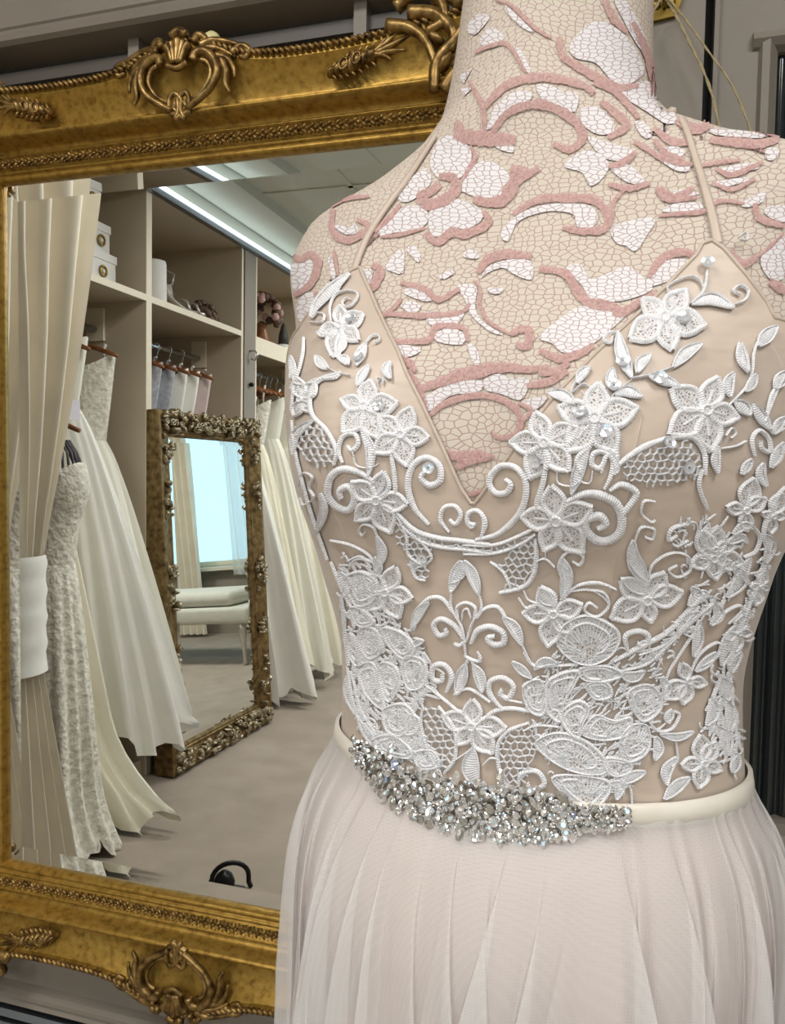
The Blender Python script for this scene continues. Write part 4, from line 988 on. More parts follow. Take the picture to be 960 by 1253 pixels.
for t_, pts, w in PINK:
    m, uv = MB(), []; k = TILE[t_][2]
    rr_ = random.Random(int(pts[0][0] * 7 + pts[0][1])); ph = rr_.uniform(0, 6)
    ribbon(m, uv, T(t_, pts), (lambda s, w=w * k * 1.25, ph=ph: w * (.55 + .45 * sin(pi * min(1, max(.0, s * .96 + .02)))) * (1.08 + .10 * sin(s * 37 + ph) + .10 * sin(s * 131 + ph * 2))), BVB, .0002, 2.0, .0011, (0, .8, 1, .8, 0)); m.build('lace_band', M['lace_pink'], torso)

# ---- the dress
gd = thing('wedding_dress', 'champagne satin wedding dress with white floral lace bodice on the mannequin', 'dress', (AX[0], AX[1], 0))
EDGE = [(363, 404), (368, 394), (384, 373), (405, 352), (424, 334), (433, 330), (438, 342), (455, 380), (480, 432), (510, 493), (540, 551), (565, 600), (578, 618),
        (592, 602), (640, 540), (700, 470), (760, 412), (820, 355), (860, 314), (868, 300), (880, 296), (894, 306), (920, 338), (944, 372), (952, 390)]
et = []
for (x, y) in EDGE:
    l, n_ = hit(BVD, x, y); et.append((body_theta(l), l.z - 1.25))
et.sort()
ths = [e[0] for e in et]; zs_ = [e[1] for e in et]
# sides and back of the bodice: level just under the shoulder blades
ZBACK = .035
def ztop(th):
    if ths[0] <= th <= ths[-1]: return float(np.interp(th, ths, zs_))
    d = (ths[0] - th) if th < ths[0] else (th - ths[-1]); e = zs_[0] if th < ths[0] else zs_[-1]
    k = min(1., d / .7); k = k * k * (3 - 2 * k); return e * (1 - k) + ZBACK * k
thc = sorted(set(list(TH) + ths + [a for a in np.linspace(ths[0], ths[-1], 140)]))
NB = 70; ZW = -.196
cols = []
thc = np.array(thc)
zt_ = np.array([ztop(t) for t in thc])
rowsP = []
for i in range(NB + 1):
    s = i / NB; z = ZW + (zt_ - ZW) * s
    P = body_pts(z, thc); P1 = body_pts(z + .001, thc); P2 = body_pts(z, thc + .002)
    N = np.cross(P2 - P, P1 - P); N /= np.linalg.norm(N, axis=-1, keepdims=True) + 1e-12
    sg = np.sign(((P - np.array([AX[0], AX[1], 0]))[:, :2] * N[:, :2]).sum(-1))[:, None]
    rowsP.append(P + N * sg * .0040)
bod = MB().grid([list(map(tuple, r)) for r in rowsP], closed=True).build('bodice', M['satin'], gd)
m = MB(); pp = [tuple(rowsP[-1][i]) for i in range(len(thc))]
m.tube(pp[::2], .0011, 6, True); m.build('neckline_binding', M['satin'], bod)
# princess seams
for s0 in (-1, 1):
    pts = [body_pts(z, pi / 2 - s0 * (.50 + .0 * z)) for z in np.linspace(ZW, .03, 24)]
    q_ = [Vector(p) + (Vector((p[0] - AX[0], p[1] - AX[1], 0)).normalized()) * .0042 for p in pts]
    MB().tube(q_, .0006, 5).build('seam', M['satin'], bod)

def lay(name, mat, draw, parent=bod):
    m, uv = MB(), []; draw(m, uv)
    return m.build(name, mat, parent, True, uv + [(0, 0)] * (len(m.v) - len(uv)))
def leafw(w): return lambda s: w * max(.10, sin(pi * (s * .94 + .03)) ** .8)
def petal_pts(c, tip, wr=.27):
    c, tip = np.array(c), np.array(tip); d = tip - c; L = np.linalg.norm(d); t = d / L; n = np.array([-t[1], t[0]])
    prof_ = [(.10, .06), (.30, .75), (.52, 1.), (.74, .72), (.90, .26), (1.0, 0)]
    L_ = [c + t * L * a + n * L * wr * b for a, b in prof_]; R_ = [c + t * L * a - n * L * wr * b for a, b in prof_]
    return L_, R_
def flower(t_, c, tips, rim=None, wr=.30):
    c = T(t_, [c])[0]; tips = T(t_, tips); L = np.mean([np.linalg.norm(q_ - c) for q_ in tips]); rim = rim or L * .155
    m, uv = MB(), []; m2 = MB()
    for k, tp in enumerate(tips):
        a, b = petal_pts(c, tp, wr)
        ribbon(m, uv, [c] + a, rim, BVD, .0014, 2.2, .0009)
        ribbon(m, uv, [c] + b, rim, BVD, .0014, 2.2, .0009)
        ribbon(m, uv, [c, c + (tp - c) * .62], rim * .45, BVD, .0010, 3., .0009, (0, 1, 0))
        patch(m2, [c] + a + b[::-1][1:], BVD, .0010, 3.6)
    for q_ in range(10):
        a0, a1 = 2 * pi * q_ / 10, 2 * pi * (q_ + 1) / 10
    ring = [c + np.array([cos(a), sin(a)]) * L * .12 for a in np.linspace(0, 2 * pi, 12)]
    ribbon(m, uv, ring, rim * .8, BVD, .0016, 2.2, .0014)
    o = m.build('lace_flower', M['thread'], bod, True, uv)
    m2.f = [f for f in m2.f]
    return o, m2
OPEN = MB()
def keep(m2):
    o = len(OPEN.v); OPEN.v += m2.v; OPEN.f += [tuple(i + o for i in f) for f in m2.f]
FL = [
 ('A', (255, 265), [(255, 180), (348, 213), (330, 324), (222, 388), (172, 290)]), ('A', (350, 590), [(375, 480), (484, 572), (406, 716), (265, 692), (257, 560)]), ('A', (495, 700), [(538, 588), (610, 712), (520, 826), (388, 772), (404, 630)]), ('A', (400, 960), [(428, 846), (525, 977), (456, 1092), (318, 1042), (298, 888)]),
 ('B', (668, 290), [(690, 118), (877, 240), (772, 457), (540, 452), (493, 238)]), ('B', (430, 410), [(384, 260), (592, 334), (546, 546), (355, 582), (260, 408)]), ('B', (485, 785), [(460, 612), (658, 718), (612, 942), (424, 932), (313, 766)]),
 ('C', (485, 355), [(402, 278), (573, 243), (647, 383), (516, 480), (350, 436)]), ('C', (645, 712), [(692, 583), (772, 742), (666, 872), (503, 806), (510, 628)]),
 ('D', (570, 665), [(572, 558), (702, 672), (648, 772), (515, 738), (453, 624)]), ('D', (235, 140), [(272, 38), (338, 165), (287, 242), (170, 210), (150, 70)]),
 ('E', (110, 330), [(64, 230), (217, 297), (175, 400), (90, 452), (-2, 330)]), ('E', (450, 280), [(517, 178), (580, 250), (466, 362), (320, 347), (354, 203)]), ('E', (690, 125), [(712, 8), (802, 142), (702, 205), (608, 152), (640, 22)]), ('E', (600, 575), [(575, 508), (667, 586), (582, 662), (508, 642)]), ('E', (655, 880), [(645, 773), (722, 906), (640, 972), (573, 886), (700, 800)]),
 ('F', (165, 1040), [(195, 930), (235, 1000), (170, 1110), (100, 1030)]), ('F', (60, 1170), [(70, 1095), (130, 1160), (90, 1230), (10, 1200)]), ('A', (100, 560), [(85, 470), (160, 490), (135, 610), (70, 625)]), ('E', (780, 400), [(800, 330), (830, 400), (770, 470), (730, 420)]), ('E', (860, 230), [(880, 170), (890, 240), (840, 300), (820, 230)]), ('F', (255, 1060), [(290, 980), (300, 1060), (250, 1120), (220, 1050)]),
]
for t_, c, tips in FL:
    o, m2 = flower(t_, c, tips); keep(m2)
# second, fuller blossoms with rounded petals (the roses)
def rose_petal(t_, outl, rim=4.6):
    P = T(t_, outl); cen = np.mean(P, 0); m, uv = MB(), []; rd = random.Random(int(cen[0] * 3 + cen[1]))
    out = catmull(P, step=3., closed=True); n = len(out); far = np.array([np.hypot(*(p - cen)) for p in out])
    root = cen + (out[int(np.argmax([p[1] - abs(p[0] - cen[0]) * .3 for p in out]))] - cen) * .62
    ribbon(m, uv, out + [out[0]], lambda s: rim * (.75 + .35 * sin(s * 9 + cen[0])), BVD, .0014, 2.4, .0011, smooth=False)
    k0 = rd.randrange(n); seg = [cen + (out[(k0 + i) % n] - cen) * (.74 - .10 * i / n) for i in range(int(n * .72))]
    ribbon(m, uv, seg, rim * .75, BVD, .0012, 2.4, .0011, smooth=False)
    for i in range(0, n, 2):
        e = root + (out[i] - root) * .95; st = root + (out[i] - root) * rd.uniform(.25, .55); mid = (st + e) / 2 + np.array([rd.uniform(-1.2, 1.2), rd.uniform(-1.2, 1.2)])
        ribbon(m, uv, [st, mid, e], 2.5, BVD, .0009, 4., .0009, (0, 1, 0))
    m3 = MB(); patch(m3, P, BVD, .0010, 4.5); keep(m3)
    m.build('rose_petal', M['thread'], bod, True, uv)
ROSE = [
 ('E', [(125, 440), (150, 370), (230, 335), (320, 372), (350, 420), (320, 480), (250, 515), (180, 500)]), ('E', [(95, 575), (150, 545), (205, 542), (180, 600), (150, 650), (135, 725), (90, 690), (85, 620)]), ('E', [(45, 802), (130, 766), (230, 800), (300, 870), (290, 915), (200, 912), (110, 872)]), ('E', [(105, 935), (180, 920), (300, 940), (312, 985), (250, 1050), (170, 1010)]),
 ('E', [(215, 770), (262, 702), (330, 722), (390, 712), (380, 770), (300, 792)]), ('E', [(380, 640), (400, 600), (462, 590), (502, 640), (490, 690), (430, 722)]), ('E', [(390, 740), (450, 740), (460, 810), (430, 855), (370, 870), (350, 800)]), ('E', [(300, 860), (380, 870), (390, 905), (340, 925), (305, 905)]), ('E', [(0, 600), (60, 570), (85, 640), (70, 700), (20, 680)]), ('E', [(140, 690), (200, 650), (240, 680), (215, 740), (200, 790), (150, 740)]), ('E', [(230, 590), (300, 580), (320, 630), (260, 640)]), ('E', [(205, 530), (300, 520), (360, 550), (300, 575), (220, 570)]),
 ('D', [(225, 280), (300, 300), (350, 360), (310, 400), (250, 350)]), ('D', [(320, 390), (385, 410), (385, 500), (330, 520), (300, 450)]), ('D', [(215, 420), (270, 430), (290, 500), (250, 570), (215, 500)]), ('D', [(130, 440), (190, 420), (215, 520), (230, 600), (160, 540)]), ('D', [(230, 600), (310, 580), (350, 640), (300, 700), (240, 680)]), ('D', [(140, 280), (200, 290), (220, 370), (170, 400), (130, 340)]), ('D', [(330, 620), (370, 640), (350, 690), (310, 690)]), ('D', [(190, 720), (260, 700), (330, 750), (330, 790), (230, 770)]), ('D', [(350, 770), (420, 760), (440, 820), (370, 830)]), ('D', [(80, 90), (140, 60), (200, 100), (190, 170), (120, 190)]), ('D', [(100, 200), (150, 210), (190, 260), (130, 270)]), ('D', [(95, 300), (130, 360), (125, 430), (85, 370)]),
]
for t_, o_ in ROSE: rose_petal(t_, o_)
def cord(t_, pts, w, name='lace_scroll', lift=.0014, leaf=False):
    k = TILE[t_][2]; m, uv = MB(), []
    P = T(t_, pts); wd = w * k
    if leaf: ribbon(m, uv, P, leafw(wd), BVD, lift, 2., .0009)
    else: ribbon(m, uv, P, lambda s: wd * (.55 + .45 * min(1, 5 * s, 6 * (1 - s) + .35)), BVD, lift, 2., .0009)
    m.build(name, M['thread'], bod, True, uv)
def leaf(t_, pts, w):
    k = TILE[t_][2]; P = catmull(T(t_, pts), step=2.5); n = len(P); m, uv = MB(), []; wd = w * k * .5
    Ls, Rs = [], []
    for i, p in enumerate(P):
        a, b = P[max(0, i - 1)], P[min(n - 1, i + 1)]; t = (b - a) / (np.linalg.norm(b - a) + 1e-9); nr = np.array([-t[1], t[0]]); s = i / (n - 1)
        ww = wd * sin(pi * min(1, s * .97 + .015)) ** .85; Ls.append(p + nr * ww); Rs.append(p - nr * ww)
    ribbon(m, uv, P, leafw(w * k * .95), BVD, .0010, 2.5, .0007, (0, .8, 1, .8, 0), smooth=False)
    for q_ in (Ls, Rs): ribbon(m, uv, q_, 2.4, BVD, .0012, 2.5, .0014, (0, 1, 0), smooth=False)
    m.build('lace_leaf', M['thread'], bod, True, uv)
CORDS = [
 ('B', [(90, 880), (200, 850), (290, 770), (330, 690), (335, 600), (290, 532), (220, 520), (168, 560), (158, 610), (188, 652), (240, 650), (262, 610), (235, 585)], 32), ('B', [(435, 500), (420, 600), (392, 690), (390, 745)], 28), ('B', [(715, 632), (750, 560), (755, 490), (712, 452), (665, 462), (655, 510), (690, 532), (712, 502)], 28),
 ('B', [(535, 692), (620, 655), (700, 662), (770, 700), (800, 770), (790, 840), (740, 880), (680, 880), (628, 832), (632, 782), (690, 762), (722, 800), (685, 825)], 44), ('B', [(505, 1160), (512, 1080), (492, 1010), (520, 950), (570, 930), (612, 962), (590, 1000), (560, 978)], 13), ('B', [(958, 398), (880, 440), (800, 500), (768, 532)], 26), ('B', [(115, 872), (130, 800), (110, 745), (70, 742), (45, 785), (70, 820), (95, 795)], 20),
 ('B', [(30, 905), (180, 905), (300, 862), (380, 820)], 20), ('B', [(30, 950), (180, 945), (300, 905), (385, 850)], 20), ('B', [(380, 870), (385, 960), (370, 1050), (320, 1110), (205, 1140)], 26), ('B', [(500, 1170), (570, 1110), (660, 1090), (740, 1100)], 10), ('B', [(540, 1130), (640, 1120), (700, 1150), (740, 1195)], 10), ('B', [(740, 640), (800, 610), (870, 650), (830, 720), (790, 770)], 34),
 ('B', [(960, 690), (905, 690), (895, 750), (940, 790), (960, 780)], 14), ('B', [(490, 540), (495, 600), (560, 615), (600, 590)], 8), ('B', [(660, 540), (645, 600), (590, 590)], 8), ('B', [(640, 420), (670, 405), (700, 410)], 10), ('B', [(380, 985), (430, 970), (475, 1010)], 8), ('B', [(430, 930), (430, 970)], 8),
 ('A', [(610, 1060), (550, 990), (525, 900), (545, 822), (600, 792), (650, 822), (655, 880), (612, 902), (578, 870), (600, 842)], 27), ('A', [(392, 890), (330, 850), (262, 837), (216, 870), (206, 940), (242, 988), (290, 998), (312, 950), (288, 908), (252, 922), (258, 955)], 30), ('A', [(265, 812), (247, 760), (266, 706), (310, 697), (325, 735), (300, 763), (282, 743)], 20), ('A', [(455, 770), (470, 860), (475, 930)], 20),
 ('A', [(262, 450), (170, 482), (135, 545), (145, 622), (200, 682), (238, 760), (230, 820)], 19), ('A', [(90, 905), (108, 852), (146, 868), (132, 910), (152, 948), (110, 980), (95, 950)], 8), ('A', [(692, 1090), (657, 1040), (672, 992), (715, 986), (738, 1020), (718, 1058), (692, 1038)], 20), ('A', [(820, 1112), (838, 1050), (810, 1006), (772, 1012), (767, 1050), (798, 1060)], 20),
 ('A', [(480, 1010), (550, 1080), (640, 1112), (740, 1125), (857, 1140)], 22), ('A', [(500, 1060), (570, 1120), (660, 1150), (760, 1160), (857, 1175)], 20), ('A', [(410, 1232), (407, 1130), (390, 1072), (350, 1056), (331, 1080), (345, 1100), (360, 1082)], 9), ('A', [(215, 1120), (300, 1140), (370, 1180), (402, 1232)], 10), ('A', [(285, 1205), (340, 1186), (382, 1232)], 10), ('A', [(305, 770), (320, 820), (370, 830), (410, 815)], 6),
 ('A', [(62, 640), (75, 760), (100, 870), (130, 980), (165, 1090), (205, 1200)], 12), ('A', [(60, 400), (70, 480), (60, 600)], 9), ('A', [(480, 1020), (520, 1100), (530, 1180), (600, 1230)], 14), ('A', [(540, 1090), (600, 1150), (620, 1200), (560, 1235)], 12),
 ('J', [(400, 690), (390, 580), (430, 490), (510, 460), (580, 472), (590, 512), (545, 570), (500, 578), (480, 545), (510, 516), (545, 530)], 17), ('J', [(430, 490), (470, 420), (530, 330)], 14), ('J', [(240, 690), (330, 690), (350, 640), (300, 620), (260, 660)], 14), ('J', [(380, 1030), (440, 1062), (540, 1085)], 13), ('J', [(110, 1130), (200, 1150), (300, 1110), (420, 1100), (470, 1060)], 26), ('J', [(650, 850), (690, 800), (740, 792), (750, 822), (710, 848)], 15), ('J', [(740, 1150), (735, 1105), (775, 1110), (770, 1150)], 14), ('J', [(200, 800), (190, 930), (150, 1080), (100, 1180)], 22),
 ('C', [(585, 300), (640, 245), (655, 160)], 13), ('C', [(600, 295), (638, 235), (600, 192), (540, 206), (498, 235), (520, 262), (552, 242)], 10), ('C', [(750, 305), (800, 282), (812, 245), (780, 226), (755, 246), (782, 262)], 13), ('C', [(355, 590), (430, 575), (515, 545)], 10), ('C', [(300, 410), (265, 415), (250, 440), (275, 450), (285, 430)], 14), ('C', [(270, 680), (300, 640), (355, 598)], 8), ('C', [(150, 690), (125, 645), (145, 600), (170, 575)], 9), ('C', [(130, 645), (170, 612), (200, 630), (180, 655), (165, 640)], 8),
 ('C', [(310, 920), (380, 872), (460, 832), (540, 816), (600, 822), (640, 880), (642, 960)], 22), ('C', [(735, 690), (800, 622), (825, 560), (832, 490), (852, 430)], 10), ('C', [(880, 732), (895, 660), (922, 610)], 9), ('C', [(835, 890), (826, 822), (855, 790), (890, 822), (895, 872), (862, 858), (858, 830)], 19), ('C', [(720, 810), (745, 780), (760, 800), (740, 820)], 8), ('C', [(700, 860), (760, 850), (800, 830)], 9), ('C', [(900, 790), (915, 760), (955, 735)], 8), ('C', [(880, 740), (905, 800), (950, 780)], 8), ('C', [(160, 955), (150, 900), (200, 850)], 24), ('C', [(240, 955), (260, 890), (300, 880), (290, 950)], 20),
 ('E', [(145, 272), (152, 200), (138, 140), (170, 100), (217, 115), (210, 150), (182, 138)], 12), ('E', [(150, 272), (200, 226), (270, 214), (340, 240)], 10), ('E', [(215, 240), (290, 250), (312, 300), (270, 340), (226, 320), (240, 290), (270, 308)], 12), ('E', [(405, 62), (430, 12), (476, 20), (470, 55), (440, 45)], 11), ('E', [(455, 232), (470, 150), (540, 106), (600, 120), (606, 170), (560, 195), (530, 170), (560, 150)], 10), ('E', [(380, 465), (374, 412), (420, 394), (456, 412), (440, 450), (412, 435)], 22),
 ('E', [(330, 505), (420, 455), (520, 402), (600, 322), (660, 250)], 22), ('E', [(350, 540), (450, 512), (530, 440), (620, 352), (690, 290)], 18), ('E', [(420, 480), (500, 450), (560, 400), (640, 300)], 12), ('E', [(525, 592), (530, 542), (612, 412), (642, 370)], 9), ('E', [(610, 540), (640, 480), (690, 440), (718, 442), (700, 490), (650, 520)], 10), ('E', [(455, 722), (490, 760), (540, 752), (568, 700), (530, 690), (520, 715)], 13), ('E', [(555, 800), (562, 862), (540, 890)], 8), ('E', [(350, 930), (390, 970), (397, 1030)], 10), ('E', [(0, 470), (40, 520), (120, 520), (200, 515)], 12), ('E', [(0, 760), (50, 740), (130, 745)], 10),
 ('E', [(620, 420), (600, 410), (580, 400)], 8), ('E', [(700, 360), (740, 320), (790, 300), (800, 340)], 12), ('E', [(905, 60), (880, 150), (850, 230), (810, 330), (780, 420), (745, 520)], 13), ('E', [(720, 560), (690, 640), (670, 720)], 16), ('E', [(740, 560), (760, 650), (770, 740), (790, 830)], 10), ('E', [(700, 640), (730, 740), (745, 850)], 16), ('E', [(560, 40), (530, 60), (540, 20), (590, 0)], 16), ('E', [(600, 60), (560, 80), (540, 70)], 12),
 ('D', [(490, 130), (488, 200), (530, 280), (545, 385)], 11), ('D', [(597, 140), (605, 205), (570, 262), (546, 335)], 11), ('D', [(340, 272), (360, 212), (400, 167), (450, 165), (492, 215)], 18), ('D', [(590, 242), (620, 206), (670, 200), (710, 260), (762, 345)], 18), ('D', [(762, 340), (780, 380), (802, 425)], 9), ('D', [(535, 322), (500, 272), (450, 246), (420, 270), (440, 310), (470, 300), (462, 280)], 23), ('D', [(565, 342), (590, 292), (640, 276), (690, 300), (690, 340), (650, 345), (632, 320), (660, 312)], 26), ('D', [(518, 255), (510, 202), (545, 182), (582, 202), (575, 255)], 14), ('D', [(530, 250), (535, 215), (552, 205), (565, 240)], 9), ('D', [(545, 330), (520, 350), (500, 340)], 18), ('D', [(540, 385), (560, 400), (600, 410), (595, 385)], 13),
 ('D', [(470, 532), (490, 470), (460, 426), (420, 432), (416, 480), (450, 488), (455, 456)], 23), ('D', [(690, 602), (640, 542), (640, 492), (690, 476), (730, 510), (710, 555), (680, 540), (690, 516)], 23), ('D', [(388, 500), (460, 560), (522, 612)], 13), ('D', [(610, 642), (660, 606), (720, 596), (792, 606)], 20), ('D', [(750, 900), (760, 852), (820, 842), (850, 890), (800, 920), (782, 882)], 22), ('D', [(792, 650), (702, 690), (667, 762), (692, 880), (760, 925)], 18), ('D', [(440, 585), (500, 680), (502, 790), (462, 850)], 16), ('D', [(378, 590), (372, 660), (400, 760), (440, 840)], 12),
 ('D', [(85, 430), (105, 560), (150, 705)], 12), ('D', [(62, 150), (75, 300), (90, 430)], 14), ('D', [(20, 20), (60, 120), (100, 200)], 14), ('D', [(100, 450), (140, 600), (200, 700)], 10), ('D', [(90, 50), (120, 10), (180, 20), (200, 60)], 12), ('D', [(700, 560), (765, 572)], 8), ('D', [(500, 800), (545, 770), (575, 745)], 8), ('D', [(610, 820), (640, 790), (665, 790)], 8), ('D', [(520, 540), (560, 400), (610, 530)], 14), ('D', [(500, 540), (560, 520), (640, 570)], 14), ('D', [(590, 370), (605, 400), (590, 415)], 9), ('D', [(640, 20), (690, 60), (720, 120)], 14), ('D', [(330, 20), (350, 80), (390, 95)], 14), ('D', [(750, 160), (780, 200), (820, 195)], 10), ('D', [(770, 130), (790, 170), (840, 185)], 8),
 ('F', [(140, 120), (170, 100), (175, 125), (150, 125)], 8), ('F', [(40, 1040), (10, 960), (20, 900)], 16), ('F', [(230, 740), (270, 640), (300, 580)], 9), ('F', [(160, 920), (170, 880), (185, 870)], 8), ('F', [(190, 1090), (215, 1130), (200, 1180), (160, 1200)], 14), ('F', [(300, 960), (270, 1000), (230, 1100), (240, 1180)], 16),
]
for t_, p, w in CORDS: cord(t_, p, w)
LEAVES = [
 ('B', [(637, 440), (600, 520), (558, 655)], 52), ('B', [(495, 985), (530, 1060), (510, 1150)], 48), ('B', [(855, 900), (860, 980), (925, 1100)], 70), ('B', [(400, 1110), (430, 1160), (470, 1195)], 60), ('B', [(800, 1070), (850, 1090), (910, 1140)], 60), ('B', [(20, 980), (20, 1040), (-30, 1090)], 40), ('B', [(40, 980), (80, 1050), (105, 1140)], 40),
 ('A', [(340, 680), (375, 760), (368, 862)], 34), ('A', [(180, 930), (192, 1000), (163, 1092)], 28), ('A', [(402, 1100), (425, 1170), (398, 1245)], 34), ('A', [(150, 640), (80, 700), (70, 780)], 30), ('A', [(430, 850), (425, 900), (405, 940)], 10),
 ('J', [(535, 335), (400, 450), (300, 560), (250, 650)], 70), ('J', [(290, 940), (330, 1000), (382, 1035)], 62), ('J', [(650, 855), (610, 940), (580, 1010)], 66), ('J', [(675, 1015), (620, 1090), (585, 1160)], 56), ('J', [(830, 985), (800, 1040), (830, 1110)], 60), ('J', [(470, 770), (460, 870), (440, 960)], 50), ('J', [(105, 935), (125, 1040), (105, 1100)], 40), ('J', [(300, 770), (340, 780), (370, 760)], 40), ('J', [(450, 960), (500, 970), (520, 1010)], 60),
 ('C', [(590, 300), (670, 280), (755, 315)], 46), ('C', [(305, 410), (322, 500), (358, 588)], 48), ('C', [(515, 548), (570, 490), (630, 455)], 44), ('C', [(420, 575), (470, 592), (540, 618)], 38), ('C', [(378, 570), (395, 530), (430, 498)], 40), ('C', [(285, 550), (280, 600), (300, 640)], 42), ('C', [(292, 655), (340, 640), (398, 662)], 40), ('C', [(150, 610), (165, 575), (198, 545)], 34), ('C', [(36, 645), (90, 655), (145, 690)], 42), ('C', [(848, 465), (875, 430), (920, 385)], 48), ('C', [(808, 565), (785, 510), (775, 448)], 38), ('C', [(755, 675), (790, 700), (815, 730)], 46), ('C', [(738, 660), (730, 610), (750, 565)], 40), ('C', [(795, 640), (820, 610), (838, 570)], 32), ('C', [(912, 628), (935, 590), (965, 558)], 46), ('C', [(892, 785), (855, 730), (830, 685)], 40), ('C', [(905, 805), (925, 765), (955, 735)], 32), ('C', [(895, 935), (920, 880), (945, 835)], 36), ('C', [(690, 850), (680, 900), (688, 955)], 30), ('C', [(780, 960), (800, 930), (820, 900)], 30), ('C', [(270, 860), (300, 930), (290, 960)], 20),
 ('E', [(142, 120), (160, 190), (143, 275)], 42), ('E', [(400, 55), (402, 120), (455, 210)], 44), ('E', [(495, 772), (560, 782), (617, 762)], 26), ('E', [(480, 778), (492, 820), (478, 866)], 34), ('E', [(556, 855), (520, 905), (522, 958)], 36), ('E', [(605, 930), (560, 960), (512, 1010)], 40), ('E', [(445, 908), (400, 925), (365, 950)], 34), ('E', [(640, 350), (635, 420), (618, 485)], 34), ('E', [(700, 470), (660, 510), (625, 540)], 30), ('E', [(610, 230), (630, 260), (600, 300)], 40), ('E', [(560, 400), (590, 350), (640, 320)], 34), ('E', [(690, 285), (710, 330), (680, 370)], 34), ('E', [(760, 150), (790, 200), (740, 270)], 44), ('E', [(825, 120), (800, 180), (820, 220)], 28), ('E', [(715, 560), (735, 600), (740, 650)], 46), ('E', [(680, 640), (690, 690), (665, 740)], 40), ('E', [(735, 650), (755, 700), (750, 760)], 38), ('E', [(700, 740), (735, 790), (742, 850)], 40), ('E', [(780, 850), (770, 880), (760, 915)], 34), ('E', [(775, 370), (745, 430), (720, 520)], 46), ('E', [(790, 470), (770, 500), (755, 545)], 26), ('E', [(650, 20), (660, 60), (690, 100)], 30), ('E', [(310, 950), (350, 960), (340, 1010)], 34), ('E', [(500, 560), (520, 600), (510, 640)], 30), ('E', [(350, 550), (400, 560), (440, 540)], 36), ('E', [(540, 680), (525, 715), (530, 730)], 30),
 ('D', [(527, 15), (505, 80), (488, 140)], 42), ('D', [(538, 15), (575, 80), (598, 150)], 38), ('D', [(405, 180), (370, 210), (335, 280)], 34), ('D', [(690, 235), (735, 280), (765, 345)], 40), ('D', [(575, 750), (565, 830), (590, 895)], 64), ('D', [(725, 410), (760, 440), (800, 475)], 30), ('D', [(810, 440), (850, 410), (900, 415)], 30), ('D', [(345, 355), (360, 335), (385, 330)], 24), ('D', [(190, 0), (205, 40), (200, 80)], 30), ('D', [(545, 420), (530, 470), (510, 540)], 44), ('D', [(575, 420), (600, 470), (610, 530)], 40), ('D', [(85, 470), (90, 540), (120, 620)], 24), ('D', [(130, 640), (170, 700), (210, 760)], 30), ('D', [(60, 60), (90, 110), (70, 160)], 34),
 ('F', [(150, 480), (155, 530), (175, 570)], 34), ('F', [(225, 880), (215, 920), (235, 960)], 30), ('F', [(280, 820), (270, 860), (255, 890)], 30), ('F', [(120, 1120), (160, 1090), (190, 1100)], 24), ('F', [(100, 1150), (150, 1130), (170, 1150)], 26), ('F', [(230, 1120), (250, 1150), (230, 1220)], 30),
]
for t_, p, w in LEAVES: leaf(t_, p, w)
# bobbin-net fillings
def netting(t_, poly, cell=9., w=2.4):
    P = np.array(catmull(T(t_, poly), step=4, closed=True)); x0, y0 = P.min(0); x1, y1 = P.max(0); n = len(P)
    def inside(x, y):
        c = False; j = n - 1
        for i in range(n):
            if (P[i, 1] > y) != (P[j, 1] > y) and x < (P[j, 0] - P[i, 0]) * (y - P[i, 1]) / (P[j, 1] - P[i, 1]) + P[i, 0]: c = not c
            j = i
        return c
    m, uv = MB(), []; rd = random.Random(int(x0 + y0)); h = cell * math.sqrt(3) / 2
    j = 0; yy = y0 - cell
    jit = {}
    def J(a, b):
        k = (round(a, 1), round(b, 1))
        if k not in jit: jit[k] = np.array([a + rd.uniform(-.18, .18) * cell, b + rd.uniform(-.18, .18) * cell])
        return jit[k]
    s = cell * .58
    while yy < y1 + cell:
        xx = x0 - cell + (0 if j % 2 == 0 else s * math.sqrt(3) / 2)
        while xx < x1 + cell:
            up = (xx, yy - s); ul = (xx - s * math.sqrt(3) / 2, yy + s * .5); ur = (xx + s * math.sqrt(3) / 2, yy + s * .5)
            for q_ in (up, ul, ur):
                if inside((xx + q_[0]) / 2, (yy + q_[1]) / 2): ribbon(m, uv, [J(xx, yy), J(*q_)], w, BVD, .0012, 4., .0008, (0, 1, 0), smooth=False)
            xx += s * math.sqrt(3)
        yy += s * 1.5; j += 1
    if m.v: m.build('lace_netting', M['thread_plain'], bod, True, uv)
for a in [('A', [(75, 690), (140, 650), (200, 690), (230, 770), (200, 820), (120, 800)]), ('C', [(330, 925), (420, 865), (540, 835), (600, 850), (620, 960), (480, 1000), (350, 985)]), ('B', [(300, 905), (375, 880), (378, 960), (360, 1045), (320, 1095), (215, 1125), (270, 1045), (180, 1025), (240, 960)]), ('D', [(385, 590), (440, 590), (492, 680), (492, 780), (450, 840), (400, 750)]), ('D', [(785, 655), (705, 695), (675, 762), (695, 870), (750, 910), (800, 830), (840, 720)]), ('A', [(490, 1030), (560, 1090), (620, 1130), (610, 1200), (560, 1235), (520, 1180), (480, 1120)]), ('B', [(30, 920), (180, 918), (300, 880), (380, 840), (380, 856), (300, 895), (180, 935), (30, 938)]), ('A', [(500, 1040), (570, 1100), (660, 1130), (857, 1150), (857, 1165), (660, 1142), (560, 1112)]), ('E', [(340, 530), (430, 490), (540, 410), (640, 300), (660, 300), (560, 420), (450, 505)]), ('D', [(320, 20), (390, 10), (400, 60), (390, 95), (330, 60)])]:
    netting(*a)
